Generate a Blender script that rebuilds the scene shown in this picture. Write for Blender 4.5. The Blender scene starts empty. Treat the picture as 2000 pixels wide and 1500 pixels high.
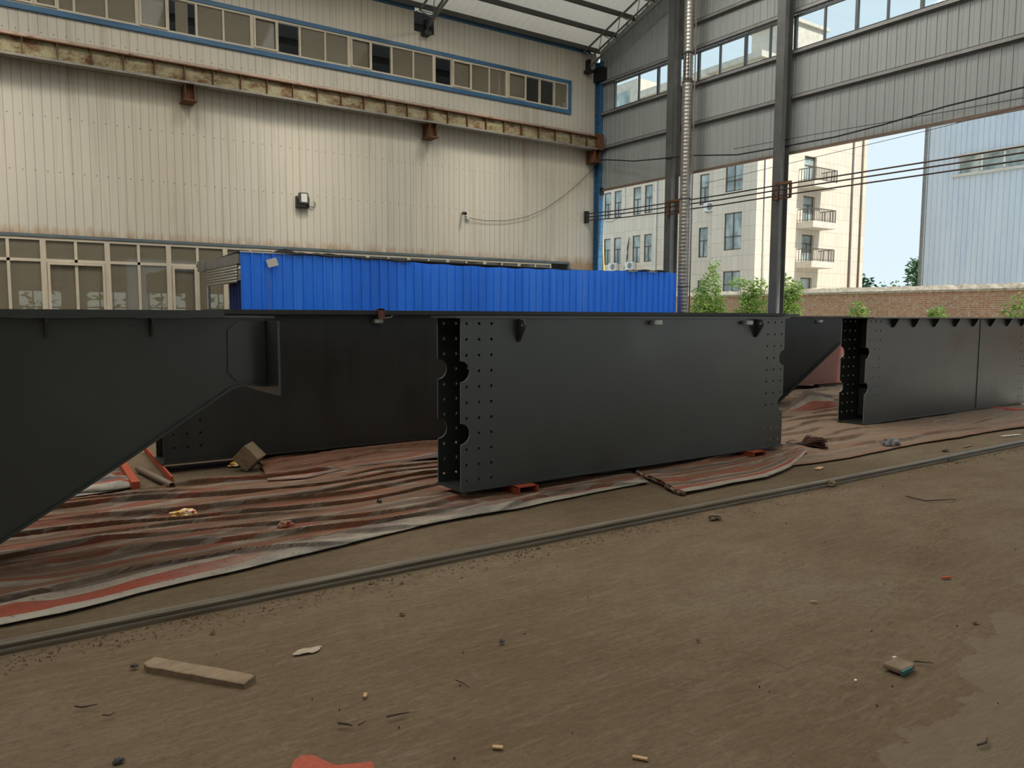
import bpy, bmesh, math, random
from mathutils import Vector, Matrix, noise as mnoise
from mathutils.geometry import tessellate_polygon
random.seed(7)
SC = bpy.context.scene
COL = SC.collection
H = 1.6
FPX = 1502.0
RV = Vector((0.825873, -0.563842, 0.003855)); UV = Vector((0.047152, 0.075876, 0.996002)); FV = Vector((0.56188, 0.82239, -0.08925))
CAM = Vector((0, 0, H))

# ---------------------------------------------------------------- camera
cd = bpy.data.cameras.new('camera'); cam = bpy.data.objects.new('camera', cd); COL.objects.link(cam)
m = Matrix.Identity(4)
for i, c in enumerate((RV, UV, -FV)):
    for j in range(3): m[j][i] = c[j]
m.translation = CAM
cam.matrix_world = m
cd.sensor_width = 36; cd.lens = FPX / 2000 * 36; cd.clip_end = 400
SC.camera = cam

# ---------------------------------------------------------------- helpers
def ray(x, y): return FV * FPX + RV * (x - 1000) + UV * (750 - y)
def onY(x, y, Y): q = ray(x, y); return CAM + q * (Y / q.y)
def onX(x, y, X): q = ray(x, y); return CAM + q * (X / q.x)
def onZ(x, y, Z=0.0): q = ray(x, y); return CAM + q * ((Z - H) / q.z)

class MB:
    def __init__(s): s.v = []; s.f = []; s.uv = {}
    def add(s, vs, fs):
        b = len(s.v); s.v += [tuple(v) for v in vs]; s.f += [tuple(i + b for i in f) for f in fs]; return b
    def box(s, a, b):
        x0, x1 = sorted((a[0], b[0])); y0, y1 = sorted((a[1], b[1])); z0, z1 = sorted((a[2], b[2]))
        s.add([(x0,y0,z0),(x1,y0,z0),(x1,y1,z0),(x0,y1,z0),(x0,y0,z1),(x1,y0,z1),(x1,y1,z1),(x0,y1,z1)],
              [(0,3,2,1),(4,5,6,7),(0,1,5,4),(1,2,6,5),(2,3,7,6),(3,0,4,7)])
        return s
    def bar(s, p, q, w, h=None, up=(0,0,1)):
        """rectangular bar from p to q, w sideways and h along up"""
        p = Vector(p); q = Vector(q); h = h or w; d = (q - p).normalized(); u = Vector(up)
        if abs(d.dot(u)) > .98: u = Vector((1,0,0))
        sd = d.cross(u).normalized() * (w/2); uu = sd.cross(d).normalized() * (h/2)
        vs = [e + a*sd + b*uu for e in (p, q) for a, b in ((-1,-1),(1,-1),(1,1),(-1,1))]
        s.add(vs, [(0,1,2,3),(7,6,5,4),(0,4,5,1),(1,5,6,2),(2,6,7,3),(3,7,4,0)]); return s
    def tube(s, pts, r, n=8, cap=True):
        pts = [Vector(p) for p in pts]; rr = r if isinstance(r, (list, tuple)) else [r]*len(pts)
        rings = []; prev = None
        for i, p in enumerate(pts):
            d = (pts[min(i+1, len(pts)-1)] - pts[max(i-1, 0)]).normalized()
            a = prev if prev is not None else (Vector((0,0,1)) if abs(d.z) < .9 else Vector((1,0,0)))
            sd = d.cross(a)
            if sd.length < 1e-4: sd = d.cross(Vector((0,1,0)))
            sd.normalize(); up = sd.cross(d).normalized(); prev = up
            rings.append(s.add([p + rr[i]*(math.cos(2*math.pi*k/n)*sd + math.sin(2*math.pi*k/n)*up) for k in range(n)], []))
        for a, b in zip(rings, rings[1:]):
            s.f += [(a+k, a+(k+1) % n, b+(k+1) % n, b+k) for k in range(n)]
        if cap:
            s.f.append(tuple(rings[0]+k for k in reversed(range(n)))); s.f.append(tuple(rings[-1]+k for k in range(n)))
        return s
    def plate(s, outer, holes, O, U, V, t):
        """flat plate of polygon outer with holes, in plane O+uU+vV, thickness t along U x V"""
        O = Vector(O); U = Vector(U); V = Vector(V); N = U.cross(V).normalized()*t
        loops = [outer] + holes
        def area(l): return sum(l[i][0]*l[(i+1) % len(l)][1]-l[(i+1) % len(l)][0]*l[i][1] for i in range(len(l)))
        loops = [l if (area(l) > 0) == (k == 0) else l[::-1] for k, l in enumerate(loops)]
        flat = [p for l in loops for p in l]
        tris = tessellate_polygon([[Vector((p[0], p[1], 0)) for p in l] for l in loops])
        n = len(flat)
        vs = [O + U*p[0] + V*p[1] for p in flat] + [O + U*p[0] + V*p[1] + N for p in flat]
        fs = []
        for a, b, c in tris:
            ar = (flat[b][0]-flat[a][0])*(flat[c][1]-flat[a][1])-(flat[c][0]-flat[a][0])*(flat[b][1]-flat[a][1])
            if ar < 0: b, c = c, b
            fs.append((a, c, b)); fs.append((a+n, b+n, c+n))
        k = 0; s.edge0 = len(s.f) + len(fs); s.nout = len(outer)
        for l in loops:
            L = len(l)
            for i in range(L): a = k+i; b = k+(i+1) % L; fs.append((a, b, b+n, a+n))
            k += L
        s.add(vs, fs); return s
    def build(s, name, mat, parent=None, smooth=False, solid=0, bevel=0):
        me = bpy.data.meshes.new(name); off = Vector((0,0,0)); r = parent
        if r is not None:
            while r.parent is not None: r = r.parent
            off = Vector(r.location)
        me.from_pydata([(v[0]-off.x, v[1]-off.y, v[2]-off.z) for v in s.v], [], s.f)
        me.materials.append(mat)
        if getattr(s, 'edge', None):
            me.materials.append(s.edge)
            for i_ in range(s.edge0, min(len(s.f), s.edge0 + getattr(s, 'edge_n', 10**6))): me.polygons[i_].material_index = 1
        if s.uv:
            lay = me.uv_layers.new(name='UVMap')
            for l in me.loops: lay.data[l.index].uv = s.uv.get(l.vertex_index, (0, 0))
        if smooth:
            for p in me.polygons: p.use_smooth = True
        me.update()
        o = bpy.data.objects.new(name, me); COL.objects.link(o)
        if parent is not None: o.parent = parent
        if solid: md = o.modifiers.new('solid', 'SOLIDIFY'); md.thickness = solid; md.offset = 0
        if bevel: md = o.modifiers.new('bevel', 'BEVEL'); md.width = bevel; md.segments = 2; md.limit_method = 'ANGLE'
        return o

def tag(o, label, cat, group=None):
    o['label'] = label; o['category'] = cat
    if group: o['group'] = group
    return o
def thing(name, label, cat, loc, group=None):
    o = bpy.data.objects.new(name, None); COL.objects.link(o); o.location = loc; o.empty_display_size = .1
    return tag(o, label, cat, group)
def struct(o): o['kind'] = 'structure'; return o
def structE(name, loc=(0,0,0)):
    o = bpy.data.objects.new(name, None); COL.objects.link(o); o.location = loc; o['kind'] = 'structure'; return o
def circ(u, v, r, n=8): return [(u + r*math.cos(2*math.pi*k/n), v + r*math.sin(2*math.pi*k/n)) for k in range(n)]

# ---------------------------------------------------------------- materials
class NT:
    def __init__(s, name):
        s.m = bpy.data.materials.new(name); s.m.use_nodes = True; s.t = s.m.node_tree; s.t.nodes.clear()
        s.out = s.t.nodes.new('ShaderNodeOutputMaterial')
        s.b = s.t.nodes.new('ShaderNodeBsdfPrincipled'); s.t.links.new(s.b.outputs[0], s.out.inputs[0])
    def n(s, ty, **kw):
        nd = s.t.nodes.new(ty)
        for k, v in kw.items(): setattr(nd, k, v)
        return nd
    def link(s, v, sock):
        if isinstance(v, bpy.types.NodeSocket): s.t.links.new(v, sock)
        elif isinstance(v, (tuple, list)):
            sock.default_value = (*v, 1) if len(v) == 3 and len(sock.default_value) == 4 else v
        else: sock.default_value = v
    def coord(s, which='Object'): return s.n('ShaderNodeTexCoord').outputs[which]
    def mapv(s, vec, scale=(1,1,1), loc=(0,0,0)):
        nd = s.n('ShaderNodeMapping'); s.link(vec, nd.inputs[0]); nd.inputs['Scale'].default_value = scale; nd.inputs['Location'].default_value = loc
        return nd.outputs[0]
    def noise(s, vec, scale=1, detail=4, rough=.55):
        nd = s.n('ShaderNodeTexNoise'); s.link(vec, nd.inputs['Vector']); nd.inputs['Scale'].default_value = scale
        nd.inputs['Detail'].default_value = detail; nd.inputs['Roughness'].default_value = rough; return nd.outputs['Fac']
    def ramp(s, fac, stops, interp='LINEAR'):
        nd = s.n('ShaderNodeValToRGB'); s.link(fac, nd.inputs[0]); e = nd.color_ramp; e.interpolation = interp
        while len(e.elements) < len(stops): e.elements.new(.5)
        for el, (p, c) in zip(e.elements, stops):
            el.position = p; el.color = (*c, 1) if isinstance(c, (tuple, list)) else (c, c, c, 1)
        return nd.outputs[0]
    def mix(s, fac, a, b, mode='MIX'):
        nd = s.n('ShaderNodeMix', data_type='RGBA', blend_type=mode)
        s.link(fac, nd.inputs[0]); s.link(a, nd.inputs[6]); s.link(b, nd.inputs[7]); return nd.outputs[2]
    def math(s, op, a, b=0.0, c=0.0):
        nd = s.n('ShaderNodeMath', operation=op); s.link(a, nd.inputs[0]); s.link(b, nd.inputs[1]); s.link(c, nd.inputs[2]); return nd.outputs[0]
    def sep(s, vec):
        nd = s.n('ShaderNodeSeparateXYZ'); s.link(vec, nd.inputs[0]); return nd.outputs
    def comb(s, x, y, z):
        nd = s.n('ShaderNodeCombineXYZ'); s.link(x, nd.inputs[0]); s.link(y, nd.inputs[1]); s.link(z, nd.inputs[2]); return nd.outputs[0]
    def bump(s, h, strength=.3, dist=.02):
        nd = s.n('ShaderNodeBump'); s.link(h, nd.inputs['Height']); nd.inputs['Strength'].default_value = strength
        nd.inputs['Distance'].default_value = dist; s.t.links.new(nd.outputs[0], s.b.inputs['Normal']); return nd
    def fin(s, col, rough=.6, metal=0.0, spec=.5):
        s.link(col, s.b.inputs['Base Color']); s.link(rough, s.b.inputs['Roughness']); s.b.inputs['Metallic'].default_value = metal
        s.b.inputs['Specular IOR Level'].default_value = spec; return s.m

def plain(name, col, rough=.6, metal=0.0, spec=.5, var=.15, scale=3.0):
    t = NT(name); c = t.coord('Object'); f = t.noise(c, scale, 5)
    d = tuple(x*(1-var) for x in col); l = tuple(min(1, x*(1+var)) for x in col)
    return t.fin(t.ramp(f, [(.3, d), (.7, l)]), rough, metal, spec)

def rusty(name, col, rust=(.16,.06,.025), amt=.5, scale=3.5, rough=.75):
    t = NT(name); c = t.coord('Object'); a = t.noise(c, scale, 6, .7); b = t.noise(c, scale*6, 5, .6)
    f = t.ramp(t.math('ADD', t.math('MULTIPLY', a, .75), t.math('MULTIPLY', b, .25)), [(amt-.06, 0), (amt+.1, 1)])
    r = t.mix(b, tuple(x*.5 for x in rust), tuple(x*1.6 for x in rust))
    t.bump(b, .3, .01)
    return t.fin(t.mix(f, col, r), rough, 0, .3)

def grunge_paint(name, col, streak=.35, rough=.5, spec=1.0):
    """dark satin shop paint: faint run marks and dusty patches"""
    t = NT(name); c = t.coord('Object')
    f = t.noise(t.mapv(c, (.9, .9, .9)), 1.3, 5, .6); s = t.noise(t.mapv(c, (9, 9, .8)), 1.0, 4, .6)
    k = t.math('ADD', t.math('MULTIPLY', f, .6), t.math('MULTIPLY', s, .4))
    d = tuple(x*(1-streak) for x in col); l = tuple(x*(1+streak) for x in col)
    r = t.ramp(f, [(.3, rough-.08), (.7, rough+.1)])
    fine = t.noise(c, 90, 3); t.bump(fine, .05, .004)
    return t.fin(t.ramp(k, [(.35, d), (.65, l)]), r, 0, spec)

M = {}
M['paint'] = grunge_paint('dark_grey_green_paint', (.022, .028, .026), .18, .36)
M['paint_worn'] = grunge_paint('dusty_dark_paint', (.017, .017, .015), .5, .5, .6)
M['paint_edge'] = plain('bare_edge_lit_rim_steel', (.16, .17, .165), .5, .2)
M['primer_red'] = grunge_paint('red_oxide_primer', (.15, .045, .032), .25, .55, .5)
M['red_steel'] = rusty('red_painted_steel', (.36, .07, .03), (.10, .04, .02), .62)
M['galv'] = plain('grey_galvanised_tube', (.42, .42, .38), .45, .5, .5, .3, 20)
M['steel_grey'] = plain('dark_grey_steel', (.085, .088, .088), .5, .1, .5, .2)
M['steel_light'] = plain('light_grey_steel', (.23, .23, .225), .5, .1, .5, .15)
M['truss'] = plain('grey_truss_paint', (.27, .275, .26), .5, .1)
M['purlin'] = plain('dark_purlin_steel', (.095, .093, .085), .55, .1)
M['trim_blue'] = None
M['black'] = plain('black_plastic', (.012, .012, .013), .5, 0, .5, .3)
M['wire'] = plain('brown_copper_wire', (.05, .03, .022), .5, .3)
M['white'] = plain('white_plastic', (.75, .75, .72), .45, 0, .5, .06)
M['pale'] = plain('pale_sheet', (.60, .58, .52), .6, 0, .4, .08)
M['cream_frame'] = plain('cream_window_frame', (.60, .53, .42), .45, 0, .5, .1)
M['grey_frame'] = plain('dark_window_frame', (.07, .075, .08), .45, .1)
M['brown_frame'] = plain('brown_window_frame', (.12, .085, .06), .5)
M['bronze_rail'] = plain('brown_railing', (.13, .11, .10), .5, .3)
M['concrete'] = plain('painted_concrete', (.62, .56, .48), .8, 0, .3, .12)
M['cap'] = plain('rough_mortar_coping', (.48, .41, .32), .9, 0, .2, .3, 9)
M['yellow'] = plain('yellow_paint', (.85, .48, .03), .5)
M['felt'] = plain('black_roofing_felt', (.022, .022, .022), .8, 0, .3, .4)
M['brown_pipe'] = plain('brown_pipe', (.17, .12, .085), .55)
M['timber_dark'] = plain('dark_timber', (.05, .035, .025), .8)

def mat_trim():
    t = NT('blue_flashing'); c = t.coord('Object'); f = t.noise(t.mapv(c, (.5, 1, 6)), 1.5, 5, .6)
    return t.fin(t.ramp(f, [(.3, (.028, .085, .16)), (.55, (.045, .15, .30)), (.75, (.07, .17, .27))]), .45, 0, .5)
M['trim_blue'] = mat_trim()
M['trim_grey'] = plain('grey_blue_drip_flashing', (.12, .15, .165), .5, 0, .5, .2, 4)

def mat_siding():
    t = NT('cream_sandwich_panel'); c = t.coord('Object'); x, y, z = t.sep(c)
    base = t.noise(t.mapv(c, (.35, 1, .12)), 1.0, 3, .5)
    col = t.ramp(base, [(.3, (.58, .555, .48)), (.5, (.66, .615, .52)), (.7, (.69, .61, .47))])
    pan = t.noise(t.comb(t.math('FLOOR', t.math('MULTIPLY', x, 1.2)), 3.3, 1.1), 3.7, 0)
    col = t.mix(t.ramp(pan, [(.35, 0), (.65, .28)]), col, (.55, .52, .45))
    st = t.noise(t.mapv(c, (6.5, 1, .22)), 1.0, 6, .65)          # vertical dirt runs
    col = t.mix(t.ramp(st, [(.52, 0), (.75, .5)]), col, (.33, .26, .17))
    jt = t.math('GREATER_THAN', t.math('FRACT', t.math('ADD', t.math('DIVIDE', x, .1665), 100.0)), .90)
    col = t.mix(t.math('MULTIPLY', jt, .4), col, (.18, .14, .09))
    # rust gathered along the lower lip
    lip = t.math('MULTIPLY', t.math('SUBTRACT', 3.62, z), 2.6)
    lipn = t.noise(t.mapv(c, (7, 1, 2.2)), 1.2, 5, .6)
    lipm = t.ramp(t.math('MULTIPLY', lip, lipn), [(.28, 0), (.62, .75)])
    col = t.mix(lipm, col, (.36, .19, .075))
    # rust runs under the wall-mounted runway girder
    nb = t.noise(t.mapv(c, (2.6, 1, .12), (5, 0, 0)), 1.6, 5, .6)
    up = t.ramp(z, [(0.0, 0), (1.0, 1)])
    rn = t.math('MULTIPLY', t.ramp(nb, [(.60, 0), (.74, .75)]), t.math('MULTIPLY', t.math('GREATER_THAN', z, 4.2), t.math('LESS_THAN', z, 6.75)))
    rn = t.math('MULTIPLY', rn, t.math('MULTIPLY', t.math('SUBTRACT', z, 4.2), .4))
    col = t.mix(rn, col, (.42, .23, .10))
    # rows of fixing screws
    ux = t.math('SUBTRACT', t.math('FRACT', t.math('MULTIPLY', x, 4.55)), .5)
    def row(z0):
        a = t.math('POWER', t.math('MULTIPLY', ux, .22), 2); b = t.math('POWER', t.math('SUBTRACT', z, z0), 2)
        return t.math('LESS_THAN', t.math('ADD', a, b), .00022)
    dots = t.math('ADD', row(5.6), row(4.5)); dots = t.math('ADD', dots, row(7.25))
    col = t.mix(t.math('MULTIPLY', dots, .7), col, (.12, .10, .08))
    return t.fin(col, .42, 0, .45)
M['siding'] = mat_siding()

def mat_corr(name, c0, c1, c2, rough=.5):
    t = NT(name); c = t.coord('Object'); f = t.noise(t.mapv(c, (1.1, 1.1, .18)), 1.0, 4, .6)
    g = t.noise(t.mapv(c, (8, 8, .3)), 1.0, 4, .6)
    k = t.math('ADD', t.math('MULTIPLY', f, .65), t.math('MULTIPLY', g, .35))
    return t.fin(t.ramp(k, [(.3, c0), (.5, c1), (.7, c2)]), rough, 0, .4)
M['gable'] = mat_corr('grey_gable_cladding', (.27, .295, .295), (.305, .33, .33), (.335, .36, .36))
M['roof'] = mat_corr('roof_sheet_underside', (.60, .575, .525), (.68, .65, .595), (.74, .71, .65))
_r = M['roof'].node_tree; _o = [n for n in _r.nodes if n.type == 'OUTPUT_MATERIAL'][0]; _p = [n for n in _r.nodes if n.type == 'BSDF_PRINCIPLED'][0]
_t = _r.nodes.new('ShaderNodeBsdfTranslucent'); _t.inputs[0].default_value = (.95, .88, .76, 1); _m = _r.nodes.new('ShaderNodeMixShader'); _m.inputs[0].default_value = .21  # translucency added so the sun brightens the roof underside
_r.links.new(_p.outputs[0], _m.inputs[1]); _r.links.new(_t.outputs[0], _m.inputs[2]); _r.links.new(_m.outputs[0], _o.inputs[0])
M['blue_sheet'] = mat_corr('blue_corrugated_sheet', (.012, .15, .74), (.018, .20, .92), (.06, .27, .95), .33)
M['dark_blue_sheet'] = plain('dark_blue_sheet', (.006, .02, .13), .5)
M['grey_build'] = mat_corr('pale_blue_grey_cladding', (.53, .61, .71), (.61, .685, .77), (.66, .73, .79), .45)
M['dull_int'] = plain('dim_interior_wall', (.13, .115, .09), .9, 0, .2)

def mat_floor():
    t = NT('packed_earth_floor'); c = t.coord('Object')
    big = t.noise(c, .55, 4, .55); mid = t.noise(t.mapv(c, (1.3, 3.2, 1)), 1.7, 6, .65); fin = t.noise(c, 42, 5, .7)
    drag = t.noise(t.mapv(c, (3.0, 26, 1)), 1.0, 5, .62)
    col = t.ramp(big, [(.3, (0.1425, 0.0963, 0.0554)), (.5, (0.1733, 0.1255, 0.0755)), (.7, (0.2002, 0.1578, 0.1040))])
    col = t.mix(t.ramp(mid, [(.42, 0), (.68, .6)]), col, (0.1271, 0.0809, 0.0447))
    col = t.mix(t.ramp(drag, [(.5, 0), (.72, .5)]), col, (0.2233, 0.1810, 0.1232))
    gr = t.noise(t.mapv(c, (9, 30, 1)), 1.6, 6, .75); col = t.mix(t.ramp(gr, [(.50, 0), (.66, .55)]), col, (0.0935, 0.0638, 0.0374)); col = t.mix(t.ramp(gr, [(.30, .45), (.44, 0)]), col, (0.2640, 0.2145, 0.1485))
    col = t.mix(t.ramp(fin, [(.52, 0), (.70, .6)]), col, (0.1001, 0.0693, 0.0424))
    # pale hard crust where dust was rolled flat, with a broken edge
    x, y, z = t.sep(c)
    e = t.math('ADD', t.math('MULTIPLY', t.math('SUBTRACT', y, t.math('MULTIPLY', x, .20)), -1.0), t.math('MULTIPLY', t.noise(c, 2.2, 6, .6), .8))
    crust = t.math('MULTIPLY', t.ramp(e, [(-.74+1, 0), (-.70+1, 1)]), 1.0)
    cr = t.math('MULTIPLY', t.math('GREATER_THAN', e, -.50), .38)
    col = t.mix(cr, col, (0.2310, 0.1887, 0.1309))
    # fine cracks
    v = t.n('ShaderNodeTexVoronoi', feature='DISTANCE_TO_EDGE'); wob = t.n('ShaderNodeVectorMath', operation='ADD')
    nz = t.n('ShaderNodeTexNoise'); t.link(c, nz.inputs['Vector']); nz.inputs['Scale'].default_value = 3.0
    t.link(c, wob.inputs[0]); sc = t.n('ShaderNodeVectorMath', operation='SCALE'); t.link(nz.outputs['Color'], sc.inputs[0]); sc.inputs['Scale'].default_value = .5
    t.link(sc.outputs[0], wob.inputs[1]); t.link(wob.outputs[0], v.inputs['Vector']); v.inputs['Scale'].default_value = .75
    ck = t.math('MULTIPLY', t.math('LESS_THAN', v.outputs['Distance'], .0035), t.math('GREATER_THAN', t.noise(c, .8, 2), .60))
    col = t.mix(t.math('MULTIPLY', ck, .35), col, (0.0770, 0.0550, 0.0330))
    h = t.math('ADD', t.math('ADD', t.math('MULTIPLY', fin, .35), t.math('MULTIPLY', mid, .9)), t.math('MULTIPLY', drag, .5))
    def dotp(ax, ay, c0): return t.math('ADD', t.math('ADD', t.math('MULTIPLY', x, ax), t.math('MULTIPLY', y, ay)), c0)
    A_ = onZ(1480, 1285); B_ = onZ(1830, 1125); d_ = (B_-A_).normalized()
    sl = dotp(d_.x, d_.y, -(A_.x*d_.x+A_.y*d_.y)); wd = dotp(-d_.y, d_.x, A_.x*d_.y-A_.y*d_.x)
    wd = t.math('ADD', wd, t.math('MULTIPLY', t.math('SUBTRACT', t.noise(c, 1.1, 2), .5), .12)); aw = t.math('ABSOLUTE', wd)
    bars = t.math('SINE', t.math('ADD', t.math('MULTIPLY', sl, 88), t.math('MULTIPLY', aw, 60)))
    band = t.math('MULTIPLY', t.math('LESS_THAN', t.math('ABSOLUTE', t.math('SUBTRACT', aw, .055)), .038), t.ramp(t.noise(c, 2.3, 3), [(.40, 0), (.60, 1)]))
    band = t.math('MULTIPLY', band, t.math('GREATER_THAN', sl, -.6))
    h = t.math('ADD', h, t.math('MULTIPLY', t.math('MULTIPLY', bars, band), .16)); h = t.math('ADD', h, t.math('MULTIPLY', gr, .7)); h = t.math('ADD', h, t.math('MULTIPLY', cr, .8)); h = t.math('SUBTRACT', h, t.math('MULTIPLY', ck, .6))
    t.bump(h, .75, .03)
    return t.fin(col, .9, 0, .25)
M['floor'] = mat_floor()
M['yard'] = plain('yard_ground', (.44, .41, .35), .95, 0, .2, .3, 2)

def mat_tarp(name, off=0.0, dust=.55, dustcol=(.115, .066, .038), period=.46, edge=.30, fade=False):
    """woven red / white / grey striped sheet under a layer of dust"""
    t = NT(name); uv = t.n('ShaderNodeTexCoord').outputs['UV']; u, v, w = t.sep(uv); c = t.coord('Object')
    f = t.math('FRACT', t.math('ADD', t.math('DIVIDE', v, period), off))
    R = (.36, .065, .042); Wh = (.46, .43, .37); B = (.11, .12, .135); O = (.30, .15, .09)
    col = t.ramp(f, [(0, Wh), (.17, R), (.34, Wh), (.42, B), (.60, Wh), (.68, R), (.86, O), (.97, B)], 'CONSTANT')
    d1 = t.noise(t.mapv(c, (1.0, 3.2, 1)), 1.4, 6, .65); d2 = t.noise(t.mapv(c, (3, 14, 1)), 1.5, 6, .7); d3 = t.noise(c, 30, 4, .65)
    dc = t.mix(d2, tuple(x*.55 for x in dustcol), tuple(min(1, x*1.55) for x in dustcol))
    near = t.ramp(v, [(0, edge), (.13, min(1, edge+.15)), (.24, .92), (1, 1)])
    k = t.math('ADD', t.math('MULTIPLY', d1, .6), t.math('MULTIPLY', d2, .4))
    a = t.ramp(k, [(.62-dust*.55, .40), (.82-dust*.5, .96)])
    if fade:      # further along the sheet the border is plain cream and grey cloth
        k2 = t.math('MULTIPLY', t.ramp(t.math('MULTIPLY', t.math('ADD', u, t.math('MULTIPLY', d2, 2.0)), .1), [(.30, 0), (.42, .92), (.62, .9), (.74, .35)]), t.math('LESS_THAN', v, .20))
        col = t.mix(k2, col, t.mix(t.ramp(d1, [(.45, 0), (.55, 1)]), (.36, .33, .275), (.20, .195, .18)))
    col = t.mix(t.math('MULTIPLY', a, near), col, dc)
    col = t.mix(t.ramp(d3, [(.56, 0), (.72, .5)]), col, (.09, .055, .035))
    t.bump(t.math('ADD', d3, t.math('MULTIPLY', d2, 1.2)), .5, .012)
    return t.fin(col, .8, 0, .25)
M['tarp'] = mat_tarp('dusty_striped_tarp', fade=True)
M['tarp_clean'] = mat_tarp('striped_tarp_less_dust', .0, .30)
M['tarp_orange'] = mat_tarp('orange_dusted_tarp', .2, 1.0, (.185, .125, .083), .6, .9)
M['tarp_rear'] = mat_tarp('red_dusted_tarp', .45, .7, (.165, .078, .045), .5, .6)
M['tarp_red'] = mat_tarp('red_white_tarp', .03, .5, (.15, .088, .052), .5, .55)

def mat_wood(name, col):
    t = NT(name); c = t.coord('Object'); g = t.noise(t.mapv(c, (6, 22, 22)), 1.5, 6, .65); k = t.noise(c, 12, 4)
    cc = t.ramp(t.math('ADD', t.math('MULTIPLY', g, .7), t.math('MULTIPLY', k, .3)), [(.3, tuple(x*.6 for x in col)), (.7, tuple(x*1.25 for x in col))])
    t.bump(g, .4, .004); return t.fin(cc, .85, 0, .25)
M['wood'] = mat_wood('weathered_board', (.24, .175, .115))
M['wood_light'] = mat_wood('fresh_wood_chip', (.50, .33, .19))
M['bristle'] = mat_wood('dark_bristle', (.075, .035, .026))

def mat_rail():
    t = NT('worn_rail_steel'); c = t.coord('Object'); n = t.noise(t.mapv(c, (2.0, 30, 30)), 1.2, 5, .6); z = t.sep(c)[2]
    col = t.ramp(n, [(.3, (.10, .082, .058)), (.7, (.19, .165, .125))])
    return t.fin(col, .42, .2, .5)
M['rail'] = mat_rail()
M['runway'] = None
def mat_runway():
    t = NT('flaking_cream_green_paint'); c = t.coord('Object'); x, y, z = t.sep(c)
    a = t.noise(t.mapv(c, (1.6, 1, 3)), 1.7, 6, .7); b = t.noise(c, 26, 5, .65)
    low = t.ramp(t.math('SUBTRACT', 6.93, z), [(0.0, 0), (.33, .30)])
    k = t.math('ADD', t.math('ADD', t.math('MULTIPLY', a, .7), t.math('MULTIPLY', b, .3)), t.math('MULTIPLY', low, .55))
    f = t.ramp(k, [(.60, 0), (.75, 1)])
    rc = t.mix(b, (.07, .035, .018), (.21, .10, .04))
    base = t.mix(a, (.30, .28, .16), (.42, .39, .26))
    t.bump(b, .3, .01)
    return t.fin(t.mix(f, base, rc), .7, 0, .3)
M['runway'] = mat_runway()
M['rust'] = rusty('rust_brown_steel', (.16, .085, .045), (.13, .055, .025), .45, 6)
M['rail_pink'] = plain('pinkish_rail_top', (.40, .31, .25), .5, .2, .5, .2, 6)
M['flange'] = plain('grey_lower_flange', (.25, .235, .21), .55, .1, .5, .2, 5)

def mat_tiles():
    t = NT('beige_stone_tile'); c = t.coord('Object'); x, y, z = t.sep(c); u = t.math('ADD', x, y)
    def lines(v, per, w):
        f = t.math('FRACT', t.math('ADD', t.math('DIVIDE', v, per), 100.0)); return t.math('LESS_THAN', f, w/per)
    ln = t.math('MAXIMUM', lines(u, .42, .03), lines(z, .875, .045))
    cell = t.noise(t.comb(t.math('FLOOR', t.math('DIVIDE', u, .42)), t.math('FLOOR', t.math('DIVIDE', z, .875)), 0), 5.3, 0)
    col = t.ramp(cell, [(.3, (.64, .565, .46)), (.7, (.70, .625, .52))])
    col = t.mix(t.math('MULTIPLY', ln, .42), col, (.38, .31, .23))
    return t.fin(col, .5, 0, .4)
M['tile'] = mat_tiles()

def mat_brick():
    t = NT('red_brickwork'); c = t.coord('Object'); x, y, z = t.sep(c)
    b = t.n('ShaderNodeTexBrick'); t.link(t.comb(y, z, 0), b.inputs['Vector']); b.inputs['Scale'].default_value = 1.0
    b.inputs['Brick Width'].default_value = .25; b.inputs['Row Height'].default_value = .072; b.inputs['Mortar Size'].default_value = .012
    b.inputs['Color1'].default_value = (.50, .20, .12, 1); b.inputs['Color2'].default_value = (.58, .30, .19, 1); b.inputs['Mortar'].default_value = (.56, .45, .34, 1)
    n = t.noise(c, 7, 6, .7); col = t.mix(t.ramp(n, [(.50, 0), (.64, .8)]), b.outputs[0], (.66, .54, .39))
    n2 = t.noise(c, 17, 5, .7); col = t.mix(t.ramp(n2, [(.58, 0), (.7, .4)]), col, (.20, .11, .07))
    return t.fin(col, .9, 0, .2)
M['brick'] = mat_brick()

def mat_glass(name, tint=(.62, .60, .52), clear=.72, rough=.02):
    t = NT(name); t.t.nodes.remove(t.b)
    g = t.n('ShaderNodeBsdfGlossy'); g.inputs[0].default_value = (.9, .9, .9, 1); g.inputs['Roughness'].default_value = rough
    tr = t.n('ShaderNodeBsdfTransparent'); tr.inputs[0].default_value = (*tint, 1)
    lw = t.n('ShaderNodeFresnel'); lw.inputs[0].default_value = 1.5
    gm = t.n('ShaderNodeNewGeometry'); fr_ = t.math('SUBTRACT', 1.0, gm.outputs['Backfacing'])
    f = t.math('MULTIPLY', fr_, t.math('ADD', t.math('MULTIPLY', lw.outputs[0], 1.0), (1-clear)*.35))
    mx = t.n('ShaderNodeMixShader'); t.link(f, mx.inputs[0]); t.t.links.new(tr.outputs[0], mx.inputs[1]); t.t.links.new(g.outputs[0], mx.inputs[2])
    t.t.links.new(mx.outputs[0], t.out.inputs[0]); return t.m
M['glass'] = mat_glass('window_glass')
M['glass_clear'] = mat_glass('clear_window_glass', (.93, .96, .96), 1.0)
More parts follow.
